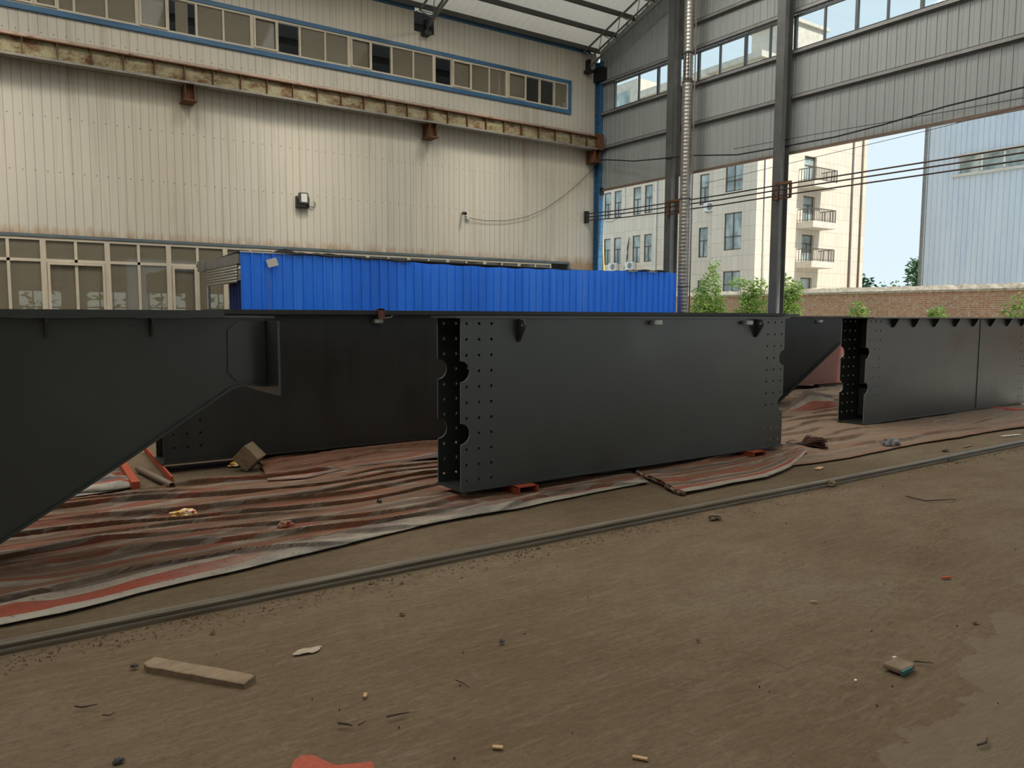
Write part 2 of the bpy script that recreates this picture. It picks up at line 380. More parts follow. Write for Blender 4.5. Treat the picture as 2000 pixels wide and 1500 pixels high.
def reflection_glass():
    """dull reflective pane with a brown-grey reflection painted in"""
    t = NT('painted_reflection_glass'); c = t.coord('Object'); n = t.noise(t.mapv(c, (.6, 1, .9)), 1.0, 4)
    d = t.n('ShaderNodeBsdfDiffuse'); t.link(t.ramp(n, [(.3, (.26, .23, .17)), (.7, (.33, .29, .215))]), d.inputs[0])  # diffuse brown stands in for the hall interior reflected in the panes
    g = mat_glass_mix(t); mx = t.n('ShaderNodeMixShader'); mx.inputs[0].default_value = .50
    t.t.links.new(g, mx.inputs[2]); t.t.links.new(d.outputs[0], mx.inputs[1]); t.t.links.new(mx.outputs[0], t.out.inputs[0]); t.t.nodes.remove(t.b); return t.m
def mat_glass_mix(t):
    g = t.n('ShaderNodeBsdfGlossy'); g.inputs[0].default_value = (.9, .9, .9, 1); g.inputs['Roughness'].default_value = .03
    tr = t.n('ShaderNodeBsdfTransparent'); tr.inputs[0].default_value = (.75, .73, .66, 1)
    fr = t.n('ShaderNodeFresnel'); fr.inputs[0].default_value = 1.5
    mx = t.n('ShaderNodeMixShader'); gm = t.n('ShaderNodeNewGeometry'); t.link(t.math('MULTIPLY', t.math('SUBTRACT', 1.0, gm.outputs['Backfacing']), t.math('ADD', fr.outputs[0], .06)), mx.inputs[0]); t.t.links.new(tr.outputs[0], mx.inputs[1]); t.t.links.new(g.outputs[0], mx.inputs[2])
    return mx.outputs[0]
M['glass_reflection'] = reflection_glass()
def far_glass():
    t = NT('far_reflective_glass'); c = t.coord('Object'); n = t.noise(t.mapv(c, (1, 1, .6)), 1.3, 3)
    return t.fin(t.ramp(n, [(.35, (.16, .21, .21)), (.55, (.34, .41, .40)), (.7, (.52, .57, .55))]), .08, 0, .8)
M['glass_far'] = far_glass()

def mat_duct():
    t = NT('spiral_galvanised_sheet'); c = t.coord('Object'); x, y, z = t.sep(c); n = t.noise(t.mapv(c, (6, 6, 2)), 2.2, 5, .6)
    return t.fin(t.ramp(n, [(.3, (.26, .245, .225)), (.7, (.42, .405, .38))]), .36, .75, .5)
M['duct'] = mat_duct()

def leaf_mat(name, a, b):
    t = NT(name); oi = t.coord('Object'); n = t.noise(oi, 9, 2)
    t.link(t.ramp(n, [(.35, a), (.65, b)]), t.b.inputs['Base Color']); t.b.inputs['Roughness'].default_value = .55
    tl = t.n('ShaderNodeBsdfTranslucent'); t.link(t.ramp(n, [(.35, tuple(x*1.3 for x in a)), (.65, tuple(x*1.3 for x in b))]), tl.inputs[0])
    mx = t.n('ShaderNodeMixShader'); mx.inputs[0].default_value = .4; t.t.links.new(t.b.outputs[0], mx.inputs[1]); t.t.links.new(tl.outputs[0], mx.inputs[2])
    t.t.links.new(mx.outputs[0], t.out.inputs[0]); return t.m
M['leaf'] = leaf_mat('fresh_green_leaf', (.10, .22, .04), (.34, .44, .11))
M['leaf_dark'] = leaf_mat('dark_green_leaf', (.035, .10, .045), (.09, .20, .07))
M['bark'] = mat_wood('pale_bark', (.42, .33, .24))
def skylight_mat():
    t = NT('translucent_skylight_sheet'); t.b.inputs['Base Color'].default_value = (.8, .82, .8, 1)
    tl = t.n('ShaderNodeBsdfTranslucent'); tl.inputs[0].default_value = (.85, .88, .88, 1)
    mx = t.n('ShaderNodeMixShader'); mx.inputs[0].default_value = .7; t.t.links.new(t.b.outputs[0], mx.inputs[1]); t.t.links.new(tl.outputs[0], mx.inputs[2])
    t.t.links.new(mx.outputs[0], t.out.inputs[0]); return t.m
M['skylight'] = skylight_mat()

# ---------------------------------------------------------------- shell constants
WY = 18.7          # cream wall
GX = 15.95         # gable wall
SL = .34           # roof slope
RY, RZ = 3.0, 9.66 + SL*(WY-3.0)
def roofz(y): return 9.66 + SL*(WY-y) if y >= RY else RZ - SL*(RY-y)

def ribs(u0, u1, pitch, prof):
    """list of (u, depth) from u0 to u1; prof: (fraction, depth) within one pitch"""
    out = [(u0, prof[0][1])]; k = math.floor(u0/pitch)
    while k*pitch < u1:
        for f, d in prof:
            u = (k+f)*pitch
            if u0 < u < u1: out.append((u, d))
        k += 1
    out.append((u1, prof[0][1])); return out
GROOVE = [(0, 0), (.46, 0), (.475, -.003), (.49, 0), (.915, 0), (.925, -.02), (.975, -.02), (.985, 0)]
TRAP = [(0, 0), (.62, 0), (.70, .016), (.90, .016), (.98, 0)]
SMALL = [(0, 0), (.40, 0), (.44, .006), (.52, .006), (.56, 0), (.80, 0), (.85, .016), (.94, .016), (.99, 0)]
def sheet(mb, prof, place, lo, hi):
    """ribbed sheet: place(u, d, t) -> point; lo/hi are t values or functions of u"""
    b = None
    for u, d in prof:
        a = lo(u) if callable(lo) else lo; c = hi(u) if callable(hi) else hi
        k = mb.add([place(u, d, a), place(u, d, c)], [])
        if b is not None: mb.f.append((b, k, k+1, b+1))
        b = k

# ---------------------------------------------------------------- floor, yard
def floor_mesh():
    mb = MB()
    def hgt(x, y):
        a = .5*mnoise.noise(Vector((x*.9, y*2.4, .3)))*.012 + mnoise.noise(Vector((x*3, y*6, 1.3)))*.004
        # rolled tyre lane with tread bars
        s = (y - .20*x - 1.15 - .12*math.sin(x*.9))
        t = (y - .36*x - .75)
        if abs(t) < .16 and 2.6 < x < 8: a += .012*math.sin((x*1.0+y*.6)*2*math.pi/.16 + (2.4 if t > 0 else 0))*(1-abs(t)/.16)
        return a - .012
    xs = [-4 + i*.035 for i in range(int(13/.035)+1)]; ys = [-.6 + i*.035 for i in range(int(5.0/.035)+1)]
    b = mb.add([(x, y, hgt(x, y)) for y in ys for x in xs], []); n = len(xs)
    for j in range(len(ys)-1):
        mb.f += [(b+j*n+i, b+j*n+i+1, b+(j+1)*n+i+1, b+(j+1)*n+i) for i in range(n-1)]
    x0, x1, y0, y1 = xs[0], xs[-1], ys[0], ys[-1]; z = -.012
    for a in ((-12, -14, x0, 24.0), (x1, -14, 16.2, 24.0), (x0, -14, x1, y0), (x0, y1, x1, 24.0)):
        mb.add([(a[0], a[1], z), (a[2], a[1], z), (a[2], a[3], z), (a[0], a[3], z)], [(0, 1, 2, 3)])
    return struct(mb.build('floor', M['floor'], None, True))
floor_mesh()
g = MB(); g.add([(16.2, -60, -.03), (140, -60, -.03), (140, 160, -.03), (16.2, 160, -.03), (-60, -60, -.06), (16.2, -60, -.06), (16.2, -14, -.06), (-60, -14, -.06)], [(0, 1, 2, 3), (4, 5, 6, 7)])
struct(g.build('ground', M['yard']))

# ---------------------------------------------------------------- cream wall (left)
w = MB(); P = lambda u, d, t: (u, WY - d, t)
sheet(w, ribs(-11, 14.85, .1665, GROOVE), P, 3.22, 7.66)
sheet(w, ribs(14.85, 15.86, .1665, GROOVE), P, 0, 9.56)
sheet(w, ribs(-11, 9.62, .1665, GROOVE), P, 8.56, 9.56)
sheet(w, ribs(10.22, 14.85, .1665, GROOVE), P, 8.56, 9.56)
sheet(w, ribs(9.62, 10.22, .1665, GROOVE), P, 8.56, 9.0)
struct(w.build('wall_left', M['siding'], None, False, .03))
d = MB(); d.box((-11, WY-.02, 0), (14.85, WY+.2, .85)); struct(d.build('baseboard_left', M['concrete']))
def trim(name, mat, *boxes):
    mb = MB()
    for a, b in boxes: mb.box(a, b)
    return struct(mb.build(name, mat, None, False, 0, .006))
trim('trim_1', M['trim_grey'], ((-11, WY-.07, 3.155), (14.86, WY+.02, 3.225)), ((14.80, WY-.05, 0), (14.88, WY+.02, 3.155)))
trim('trim_2', M['trim_blue'], ((-11, WY-.07, 7.62), (14.86, WY+.02, 7.735)))
trim('trim_3', M['trim_blue'], ((-11, WY-.07, 8.50), (14.86, WY+.02, 8.60)))
trim('trim_4', M['trim_blue'], ((14.74, WY-.072, 7.735), (14.86, WY+.02, 8.50)))
trim('trim_5', M['trim_blue'], ((-11, WY-.06, 9.50), (9.62, WY+.02, 9.58)), ((10.22, WY-.06, 9.50), (15.6, WY+.02, 9.58)))
wn = [0]
def wname(): wn[0] += 1; return 'window_%d' % wn[0]
def frame_rect(mb, x0, x1, z0, z1, w, y0, y1):
    mb.box((x0, y0, z0), (x1, y1, z0+w)); mb.box((x0, y0, z1-w), (x1, y1, z1)); mb.box((x0, y0, z0+w), (x0+w, y1, z1-w)); mb.box((x1-w, y0, z0+w), (x1, y1, z1-w))
# lower strip of glazing: 1.2 m bays
bays = [-.17 - 1.2*k for k in range(8, 0, -1)] + [-.17, 1.05, 2.23, 3.45, 4.67, 5.83, 7.03, 8.22, 9.40, 10.59, 11.79, 12.98, 14.16]
for i in range(len(bays)-1):
    x0, x1 = bays[i], bays[i+1]; r = structE(wname(), (x0, WY, .85)); xm = (x0+x1)/2
    f = MB(); frame_rect(f, x0, x1, .86, 3.15, .052, WY-.05, WY+.03)
    f.box((x0+.05, WY-.045, 2.66), (x1-.05, WY+.025, 2.72)); f.box((xm-.028, WY-.045, .91), (xm+.028, WY+.025, 3.10))
    f.build('window_frame', M['cream_frame'], r)
    opened = False          # a bay with one light slid back: only the other holds glass below the transom
    p = MB()
    for a, b in ((x0+.05, xm-.028), (xm+.028, x1-.05)):
        p.box((a, WY-.012, 2.72), (b, WY-.006, 3.10))
        if not (opened and a < xm) : p.box((a, WY-.012, .91), (b, WY-.006, 2.66))
    p.build('pane', M['glass_reflection'], r)
    if i in (9, 11, 13): # framed opening sash
        s = MB()
        a, b = (x0+.06, x1-.06) if i == 9 else (x0+.06, xm-.03)
        frame_rect(s, a, b, .93, 2.655, .05, WY-.075, WY-.045); s.build('sash', M['cream_frame'], r)
# clerestory strip: 2.4 m units, each pane given as kind: g glass, s sash, o open
units = [(-4.2, [(-3.6,'g'),(-3.0,'s'),(-2.4,'o'),(-1.8,'g')]), (-1.8, [(-1.2,'g'),(-.6,'s'),(0,'o'),(.6,'g')]),
         (.6, [(1.1,'s'),(1.52,'s'),(1.81,'h'),(2.41,'g'),(3.0,'g')]), (3.0, [(3.61,'s'),(4.2,'h'),(4.78,'g'),(5.42,'g')]),
         (5.42, [(6.01,'s'),(6.55,'o'),(7.18,'g'),(7.8,'g')]), (7.8, [(8.39,'s'),(8.96,'o'),(9.58,'g'),(10.19,'g')]),
         (10.19, [(10.74,'o'),(11.35,'s'),(11.94,'g'),(12.53,'g')]), (12.53, [(13.19,'s'),(13.7,'o'),(14.23,'o'),(14.74,'g')])]
ZA, ZB = 7.735, 8.50
for x0, ps in units:
    r = structE(wname(), (x0, WY, ZA)); f = MB(); p = MB(); s = MB(); x1 = ps[-1][0]
    frame_rect(f, x0, x1, ZA, ZB, .045, WY-.05, WY+.03); a = x0
    for b, k in ps:
        if b < x1: f.box((b-.022, WY-.045, ZA+.04), (b+.022, WY+.025, ZB-.04))
        aa, bb = a + (.045 if a == x0 else .022), b - (.045 if b == x1 else .022)
        if k in 'gs': p.box((aa, WY-.012, ZA+.045), (bb, WY-.006, ZB-.045))
        if k == 'h': q = (aa+bb)/2; p.box((q-.14, WY-.012, ZA+.045), (q+.12, WY-.006, ZB-.045))
        if k == 's': frame_rect(s, aa-.01, bb+.01, ZA+.03, ZB-.03, .04, WY-.075, WY-.045)
        a = b
    f.build('window_frame', M['cream_frame'], r); p.build('pane', M['glass_reflection'], r)
    if s.v: s.build('sash', M['cream_frame'], r)
# the neighbouring bay behind the cream wall, seen dimly through its glass
nb = MB()
nb.box((-11.2, 29.0, 0), (16.2, 29.2, .7)); nb.box((-11.2, 29.0, 2.35), (16.2, 29.2, 11))
for k in range(15): nb.box((-11.2+k*1.9, 29.0, .7), (-10.5+k*1.9, 29.2, 3.2))
nb.box((-11.2, WY+.3, 0), (-11.0, 29.2, 11)); nb.box((16.0, WY+.3, 0), (16.2, 29.2, 11))
struct(nb.build('wall_far', M['dull_int']))
cl = MB(); cl.box((-11.2, WY+.25, 11), (16.2, 29.2, 11.15))
for k in range(6): cl.box((-11.2, 19.6+k*1.8, 10.75), (16.2, 19.75+k*1.8, 11))
struct(cl.build('ceiling_far', M['purlin']))
fw = MB()
for k in range(14):
    x0, x1 = -10.5+k*1.9, -9.3+k*1.9
    for x in (x0, (x0*2+x1)/3, (x0+2*x1)/3, x1): fw.box((x-.02, 29.05, .7), (x+.02, 29.1, 2.35))
    for z in (.72, 1.25, 1.8, 2.33): fw.box((x0, 29.05, z-.02), (x1, 29.1, z+.02))
struct(fw.build('trim_6', M['grey_frame']))

# ---------------------------------------------------------------- gable wall (far end)
gw = MB(); PG = lambda u, dd, t: (GX - dd, u, t)
sheet(gw, ribs(-13, 18.62, .205, SMALL), PG, 5.46, 7.74)
sheet(gw, ribs(17.92, 18.62, .205, SMALL), PG, 7.74, 8.62)
sheet(gw, ribs(-13, 4.3, .205, SMALL), PG, 7.74, 8.62)
sheet(gw, ribs(-13, 18.62, .205, SMALL), PG, 8.60, lambda u: roofz(u)-.02)
struct(gw.build('wall_back', M['gable'], None, False, .004))
sk = MB(); sheet(sk, [(-13, 0), (-8, 0)], lambda u, dd, t: (GX, u, t), 0, 5.46); struct(sk.build('wall_end', M['gable'], None, False, .05))
sk = MB(); sheet(sk, ribs(-12, 7.0, .205, SMALL), lambda u, dd, t: (u, -13+dd, t), 0, lambda u: roofz(-13)); sheet(sk, ribs(7.0, 16.0, .205, SMALL), lambda u, dd, t: (u, -13+dd, t), 4.8, lambda u: roofz(-13)); struct(sk.build('wall_right', M['gable'], None, False, .004))
sk = MB(); sheet(sk, ribs(-13, 18.7, .205, SMALL), lambda u, dd, t: (-12+dd, u, t), 0, lambda u: roofz(u)); sheet(sk, [(RY-.1, 0), (RY+.1, 0)], lambda u, dd, t: (-12, u, t), 0, RZ); struct(sk.build('wall_front', M['gable'], None, False, .004))
mull = [(17.90, 16.87, 16.09), (16.09, 15.35, 14.60), (14.60, 13.88, 13.07), (13.07, 12.34, 11.64), (11.64, 10.88, 10.10), (10.10, 9.40, 8.68), (8.68, 7.94, 7.20), (7.20, 6.45, 5.75), (5.75, 5.0, 4.3)]
for a, mm, b in mull:
    r = structE(wname(), (GX, b, 7.78)); f = MB(); p = MB()
    y0, y1 = b, a
    for z in (7.76, 8.53): f.box((GX-.05, y0, z), (GX+.03, y1, z+.045))
    for y in (y0, y1-.03): f.box((GX-.05, y, 7.805), (GX+.03, y+.03, 8.53))
    f.box((GX-.04, mm-.02, 7.805), (GX+.02, mm+.02, 8.53))
    for c, e in ((y0+.03, mm-.02), (mm+.02, y1-.03)): p.box((GX-.012, c, 7.805), (GX-.008, e, 8.53))
    f.build('window_frame', M['grey_frame'], r); p.build('pane', M['glass_clear'], r)
def csec(mb, p, q, w, h, lip):
    """channel section along Y: web on the wall side"""
    x0 = p[0]; mb.box((x0, p[1], p[2]), (x0+.012, q[1], p[2]+h)); mb.box((x0, p[1], p[2]), (x0+w, q[1], p[2]+.01)); mb.box((x0, p[1], p[2]+h-.01), (x0+w, q[1], p[2]+h))
for nm, z, lab in (('girt', 6.66, 'grey wall girt crossing the gable cladding midway between opening and window strip'),
                   ('girt', 7.68, 'grey girt forming the sill under the gable window strip'),
                   ('girt', 8.60, 'grey girt along the head of the gable window strip'),
                   ('girt', 9.28, 'grey girt high on the gable cladding above the window strip')):
    mb = MB(); yt = 18.5 if z < 9.2 else 15.1
    csec(mb, (GX-.11, -13, z), (GX-.11, yt, z), .085, .09, 0)
    tag(mb.build(nm, M['steel_light'], None), lab, 'girt', 'girts on the gable wall')
mb = MB(); mb.box((GX-.06, -4, 5.40), (GX+.03, 7.9, 5.47)); mb.box((GX-.06, 7.9, 5.415), (GX+.03, 18.6, 5.47))
struct(mb.build('trim_7', M['brown_pipe']))

# ---------------------------------------------------------------- roof
rf = MB()
strips = [(-6.2, -5.2), (-.2, .8), (5.8, 6.8), (11.2, 12.2)]
def roof_half(ya, yb, xs):
    for a, b in xs:
        sheet(rf, ribs(a, b, .235, TRAP), lambda u, dd, t: (u, t, roofz(t)+dd), ya, yb)
edges = [-12] + [e for s in strips for e in s] + [16.1]
solidx = [(edges[i], edges[i+1]) for i in range(0, len(edges), 2)]
roof_half(18.9, 15.2, [(-12, 16.1)]); roof_half(15.2, 4.2, solidx); roof_half(4.2, RY, [(-12, 16.1)]); roof_half(RY, 1.8, [(-12, 16.1)])
roof_half(1.8, -9.2, solidx); roof_half(-9.2, -13, [(-12, 16.1)])
struct(rf.build('ceiling', M['roof']))
for i, (a, b) in enumerate(strips):
    s = MB()
    for ya, yb in ((15.2, 4.2), (1.8, -9.2)): sheet(s, ribs(a, b, .235, TRAP), lambda u, dd, t: (u, t, roofz(t)+dd+.004), ya, yb)
    o = s.build('skylight', M['skylight'], None, False, .003); struct(o)
ords = ['lowest, against the cream wall', 'second up from the cream wall', 'third up from the cream wall', 'fourth up from the cream wall', 'fifth up from the cream wall', 'sixth up from the cream wall']
for k in range(6):
    y = 18.58 - .76*k; z = roofz(y); mb = MB(); h = .12
    mb.box((-12, y-.012, z-.155), (15.9, y+.0, z-.006)); mb.box((-12, y-.07, z-.155), (15.9, y, z-.145)); mb.box((-12, y, z-.016), (15.9, y+.055, z-.006))
    tag(mb.build('roof_purlin', M['purlin']), 'dark steel roof purlin, ' + ords[k], 'purlin', 'roof purlins')
def truss(X, lab):
    r = thing('roof_truss', lab, 'truss', (X, 18.5, 9.1))
    def top(y): return roofz(y) - .22
    def bot(y): return roofz(y) - .64
    y0, y1 = 18.55, 9.0
    for s in (-.2, .2):
        mb = MB(); mb.tube([(X+s, y0, top(y0)), (X+s, y1, top(y1))], .03, 8); mb.build('top_chord', M['truss'], r, True)
    mb = MB(); mb.tube([(X, y0, bot(y0)), (X, y1, bot(y1))], .032, 8); mb.build('bottom_chord', M['truss'], r, True)
    n = 12; L = (y0-y1)/n; mb = MB()
    for i in range(n):
        a, mid, b = y0-i*L, y0-(i+.5)*L, y0-(i+1)*L
        for s in (-.2, .2):
            mb.tube([(X+s, a, top(a)), (X, mid, bot(mid))], .012, 5); mb.tube([(X, mid, bot(mid)), (X+s, b, top(b))], .012, 5)
        mb.tube([(X-.2, a, top(a)), (X+.2, a, top(a))], .012, 5)
    mb.build('web_bars', M['truss'], r)
    mb = MB(); mb.box((X-.10, 18.45, 8.90), (X+.10, 18.68, 8.99)); mb.box((X-.03, 18.5, 8.99), (X+.03, 18.68, 9.3)); mb.build('bearing_block', M['black'], r)
truss(9.92, 'grey tubular roof truss ending in a notch cut in the cream siding')
truss(15.45, 'grey tubular roof truss running up beside the gable wall')

# ---------------------------------------------------------------- columns, duct
def hcol(X, Y, zt, lab, mat):
    r = thing('steel_column', lab, 'column', (X, Y, 0), 'gable columns')
    a = MB(); a.box((X-.15, Y-.11, 0), (X-.135, Y+.11, zt)); a.build('flange', M['steel_grey'], r)  # darker steel: shade on the inward face put into the colour
    b = MB(); b.box((X-.135, Y-.006, 0), (X+.135, Y+.006, zt)); b.build('web', M['steel_light'], r)  # paler than the flanges: outside light painted into the web colour
    c = MB(); c.box((X+.135, Y-.11, 0), (X+.15, Y+.11, zt)); c.build('flange', M['steel_grey'], r)
    d = MB(); d.box((X-.2, Y-.2, 0), (X+.2, Y+.2, .02)); d.build('base_plate', M['steel_grey'], r)
hcol(15.62, 15.18, roofz(15.18)-.4, 'grey H-section gable column just left of the spiral duct', None)
hcol(15.62, 11.70, roofz(11.70)-.4, 'grey H-section gable column standing in the open doorway, right of the duct', None)
cc = thing('corner_column', 'blue steel column in the corner between cream wall and gable', 'column', (15.9, 18.5, 0))
mb = MB(); mb.box((15.80, 18.42, 0), (15.99, 18.44, 9.3)); mb.box((15.80, 18.64, 0), (15.99, 18.66, 9.3)); mb.box((15.885, 18.44, 0), (15.90, 18.64, 9.3)); mb.build('shaft', M['trim_blue'], cc)
mb = MB(); mb.box((15.74, 18.3, 8.7), (15.98, 18.68, 9.1)); mb.build('cap_plate', M['black'], cc)
mb = MB(); mb.box((15.84, 18.38, 5.30), (15.98, 18.44, 5.52)); mb.build('splice_plate', M['black'], cc)
DX, DY = 15.25, 14.34
dt = thing('spiral_duct', 'tall corrugated galvanised duct rising in front of the gable wall', 'duct', (DX, DY, 0))
def duct_seg(z0, z1, r, dx=0, dy=0):
    pts = []; rr = []; z = z0
    while z < z1: pts += [(DX+dx, DY+dy, z), (DX+dx, DY+dy, z+.055), (DX+dx, DY+dy, z+.075)]; rr += [r, r, r+.008]; z += .095
    mb = MB(); mb.tube(pts, rr, 20); mb.build('duct_section', M['duct'], dt, True)
duct_seg(.02, 7.6, .14); duct_seg(7.62, 10.6, .125)
for z in (7.58, 8.30, 4.62, 2.35):
    mb = MB(); mb.tube([(DX, DY, z), (DX, DY, z+.035)], .155, 20); mb.build('collar', M['steel_grey'], dt, True)
mb = MB(); mb.tube([(DX-.13, DY-.02, 7.6), (DX-.14, DY-.02, 8.1), (DX-.13, DY-.04, 8.3)], .012, 6); mb.tube([(DX-.10, DY-.10, 7.62), (DX-.11, DY-.10, 8.32)], .012, 6); mb.build('strap', M['black'], dt)
mb = MB(); mb.tube([(15.30, 14.15, 0), (15.30, 14.15, 10.3)], .016, 8); tag(mb.build('conduit_pipe', M['brown_pipe'], None, True), 'thin brown conduit running up right beside the spiral duct', 'pipe')

# ---------------------------------------------------------------- wall-mounted crane runway
rw = thing('crane_runway_beam', 'rust-stained crane runway girder mounted along the cream wall', 'beam', (3, 18.33, 6.6))
mb = MB(); mb.box((-11, 18.33, 6.645), (15.78, 18.345, 6.97)); mb.build('web', M['runway'], rw)
mb = MB(); mb.box((-11, 18.23, 6.60), (15.78, 18.46, 6.645)); mb.build('bottom_flange', M['flange'], rw)
mb = MB(); mb.box((-11, 18.24, 6.97), (15.78, 18.46, 6.995)); mb.build('top_flange', M['rust'], rw)
mb = MB(); mb.box((-11, 18.29, 6.995), (15.5, 18.37, 7.065)); mb.build('rail', M['rail_pink'], rw)
mb = MB(); mb.box((-11, 18.46, 6.995), (15.6, 18.66, 7.01)); mb.build('gap_plate', M['timber_dark'], rw)  # dark plate across the gap between runway and wall
k = -10.5; i = 0
while k < 15.6:
    mb = MB(); mb.box((k-.006, 18.245, 6.645), (k+.006, 18.33, 6.97)); mb.build('stiffener', M['rust'], rw)
    if i % 3 == 1:
        mb = MB(); mb.box((k+.1, 18.275, 6.995), (k+.2, 18.385, 7.02)); mb.build('rail_clip', M['rust'], rw)
    k += .597; i += 1
mb = MB(); mb.box((15.55, 18.2, 6.6), (15.78, 18.46, 7.07)); mb.build('end_stop', M['rust'], rw)
for X, lab in ((3.93, 'rusty bracket stub under the runway girder near the upper left of the photo'), (9.95, 'rusty bracket stub under the middle of the runway girder, below the truss notch'), (15.60, 'rusty bracket stub under the runway girder end, beside the blue corner column')):
    r = thing('runway_bracket', lab, 'bracket', (X, 18.4, 6.25), 'runway brackets')
    mb = MB(); mb.box((X-.10, 18.25, 6.26), (X-.09, 18.67, 6.6)); mb.box((X+.09, 18.25, 6.26), (X+.10, 18.67, 6.6)); mb.box((X-.09, 18.40, 6.26), (X+.09, 18.41, 6.6)); mb.build('stub', M['rust'], r)
    mb = MB(); mb.box((X-.14, 18.2, 6.235), (X+.14, 18.67, 6.26)); mb.build('base_plate', M['rust'], r)

# ---------------------------------------------------------------- conductor wires, brackets, cables
zw = (4.63, 4.52, 4.39)
for i, (z, lab) in enumerate(zip(zw, ('uppermost of the three brown conductor wires crossing the doorway', 'middle of the three brown conductor wires crossing the doorway', 'lowest of the three brown conductor wires crossing the doorway'))):
    zz = (4.72, 4.62, 4.52)[i]; mb = MB()
    mb.tube([(15.38, 4.0, z), (15.38, 7.5, z-.012), (15.38, 11.65, z), (15.38, 13.3, z-.015), (15.38, 15.1, z), (15.44, 16.9, (z+zz)/2-.02), (15.5, 18.6, zz)], .017, 6)
    tag(mb.build('conductor_wire', M['wire']), lab, 'wire', 'conductor wires')
for Y, lab in ((15.02, 'brown channel bracket holding the wires on the column by the duct'), (11.54, 'brown channel bracket holding the wires on the column in the doorway')):
    r = thing('wire_bracket', lab, 'bracket', (15.4, Y, 4.3), 'wire brackets')
    mb = MB()
    mb.bar((15.36, Y+.05, 4.30), (15.36, Y+.05, 4.70), .05, .04); mb.build('upright', M['rust'], r)
    for z in zw:
        mb = MB(); mb.bar((15.47, Y+.05, z), (15.33, Y+.05, z), .03, .05); mb.build('insulator', M['wire'], r)
    mb = MB(); mb.bar((15.44, Y+.15, 4.68), (15.44, Y-.28, 4.68), .04, .05); mb.bar((15.44, Y+.15, 4.33), (15.44, Y-.28, 4.33), .03, .04); mb.bar((15.44, Y-.26, 4.33), (15.44, Y-.26, 4.68), .05, .05); mb.build('arm', M['rust'], r)
mb = MB(); mb.box((15.44, 18.55, 4.44), (15.54, 18.68, 4.80)); tag(mb.build('wire_anchor', M['black']), 'black insulator block on the cream wall where the three wires end', 'insulator')
mb = MB(); mb.tube([(15.75, 18.3, 6.32), (15.75, 18.02, 6.29), (15.72, 16.8, 6.05), (15.45, 15.56, 5.88), (15.45, 14.4, 5.78), (15.75, 13.09, 5.62), (15.75, 11.6, 5.58), (15.75, 10.41, 5.56), (15.75, 9.29, 5.61), (15.75, 7.99, 5.71), (15.75, 6.64, 5.75), (15.75, 4, 5.9)], .018, 6)
tag(mb.build('power_cable', M['black'], None, True), 'thick black cable sagging across the foot of the gable cladding', 'cable')
mb = MB(); mb.tube([(15.72, 14.1, 5.05), (15.72, 11.58, 5.16), (15.72, 8.37, 5.3), (15.72, 6.62, 5.4), (15.72, 4, 5.6)], .006, 5)
tag(mb.build('thin_cable', M['wire']), 'hair-thin cable slanting across the sky below the gable cladding', 'cable')
mb = MB(); mb.tube([(15.74, 13.2, 5.78), (15.74, 11.2, 5.72), (15.74, 9.6, 5.66), (15.74, 8.0, 5.60), (15.74, 6.6, 5.56), (15.74, 4, 5.55)], .007, 5)
tag(mb.build('thin_cable', M['black']), 'thin black cable fixed along the gable cladding by the thick cable', 'cable')
mb = MB(); mb.tube([(11.10, 18.62, 4.33), (11.4, 18.62, 4.27), (11.81, 18.62, 4.25), (12.5, 18.62, 4.30), (13.23, 18.62, 4.46), (13.9, 18.62, 4.75), (14.55, 18.62, 5.16), (15.2, 18.62, 5.65), (15.8, 18.6, 6.2)], .008, 5)
tag(mb.build('camera_cable', M['black']), 'thin cable looping across the cream wall up from the security camera', 'cable')
fl = thing('flood_light', 'square flood lamp fixed on the cream wall above the blue shed', 'lamp', (6.5, 18.6, 4.25))
mb = MB(); mb.box((6.40, 18.48, 4.26), (6.63, 18.60, 4.54)); mb.build('housing', M['steel_grey'], fl, False, 0, .03)
mb = MB(); mb.box((6.44, 18.465, 4.30), (6.59, 18.485, 4.50)); mb.build('lens', M['white'], fl, False, 0, .01)
mb = MB(); mb.box((6.36, 18.56, 4.20), (6.39, 18.67, 4.45)); mb.box((6.64, 18.56, 4.20), (6.67, 18.67, 4.45)); mb.box((6.36, 18.56, 4.18), (6.67, 18.67, 4.21)); mb.build('bracket', M['black'], fl)
mb = MB(); mb.tube([(6.66, 18.64, 4.25), (6.8, 18.65, 4.22), (6.86, 18.65, 4.3), (6.83, 18.65, 4.36)], .01, 6); mb.build('cord', M['steel_grey'], fl)
sc = thing('security_camera', 'small black camera on the cream wall near the gable', 'camera', (11.05, 18.6, 4.4))
mb = MB(); mb.tube([(11.02, 18.42, 4.37), (11.05, 18.58, 4.40)], .045, 10); mb.build('body', M['black'], sc)
mb = MB(); mb.tube([(11.05, 18.58, 4.40), (11.05, 18.67, 4.40)], .02, 8); mb.build('mount', M['steel_grey'], sc)
mb = MB(); mb.box((11.17, 18.61, 4.24), (11.27, 18.67, 4.34)); tag(mb.build('junction_box', M['pale'], None, False, 0, .01), 'small pale junction box right below the security camera', 'box')

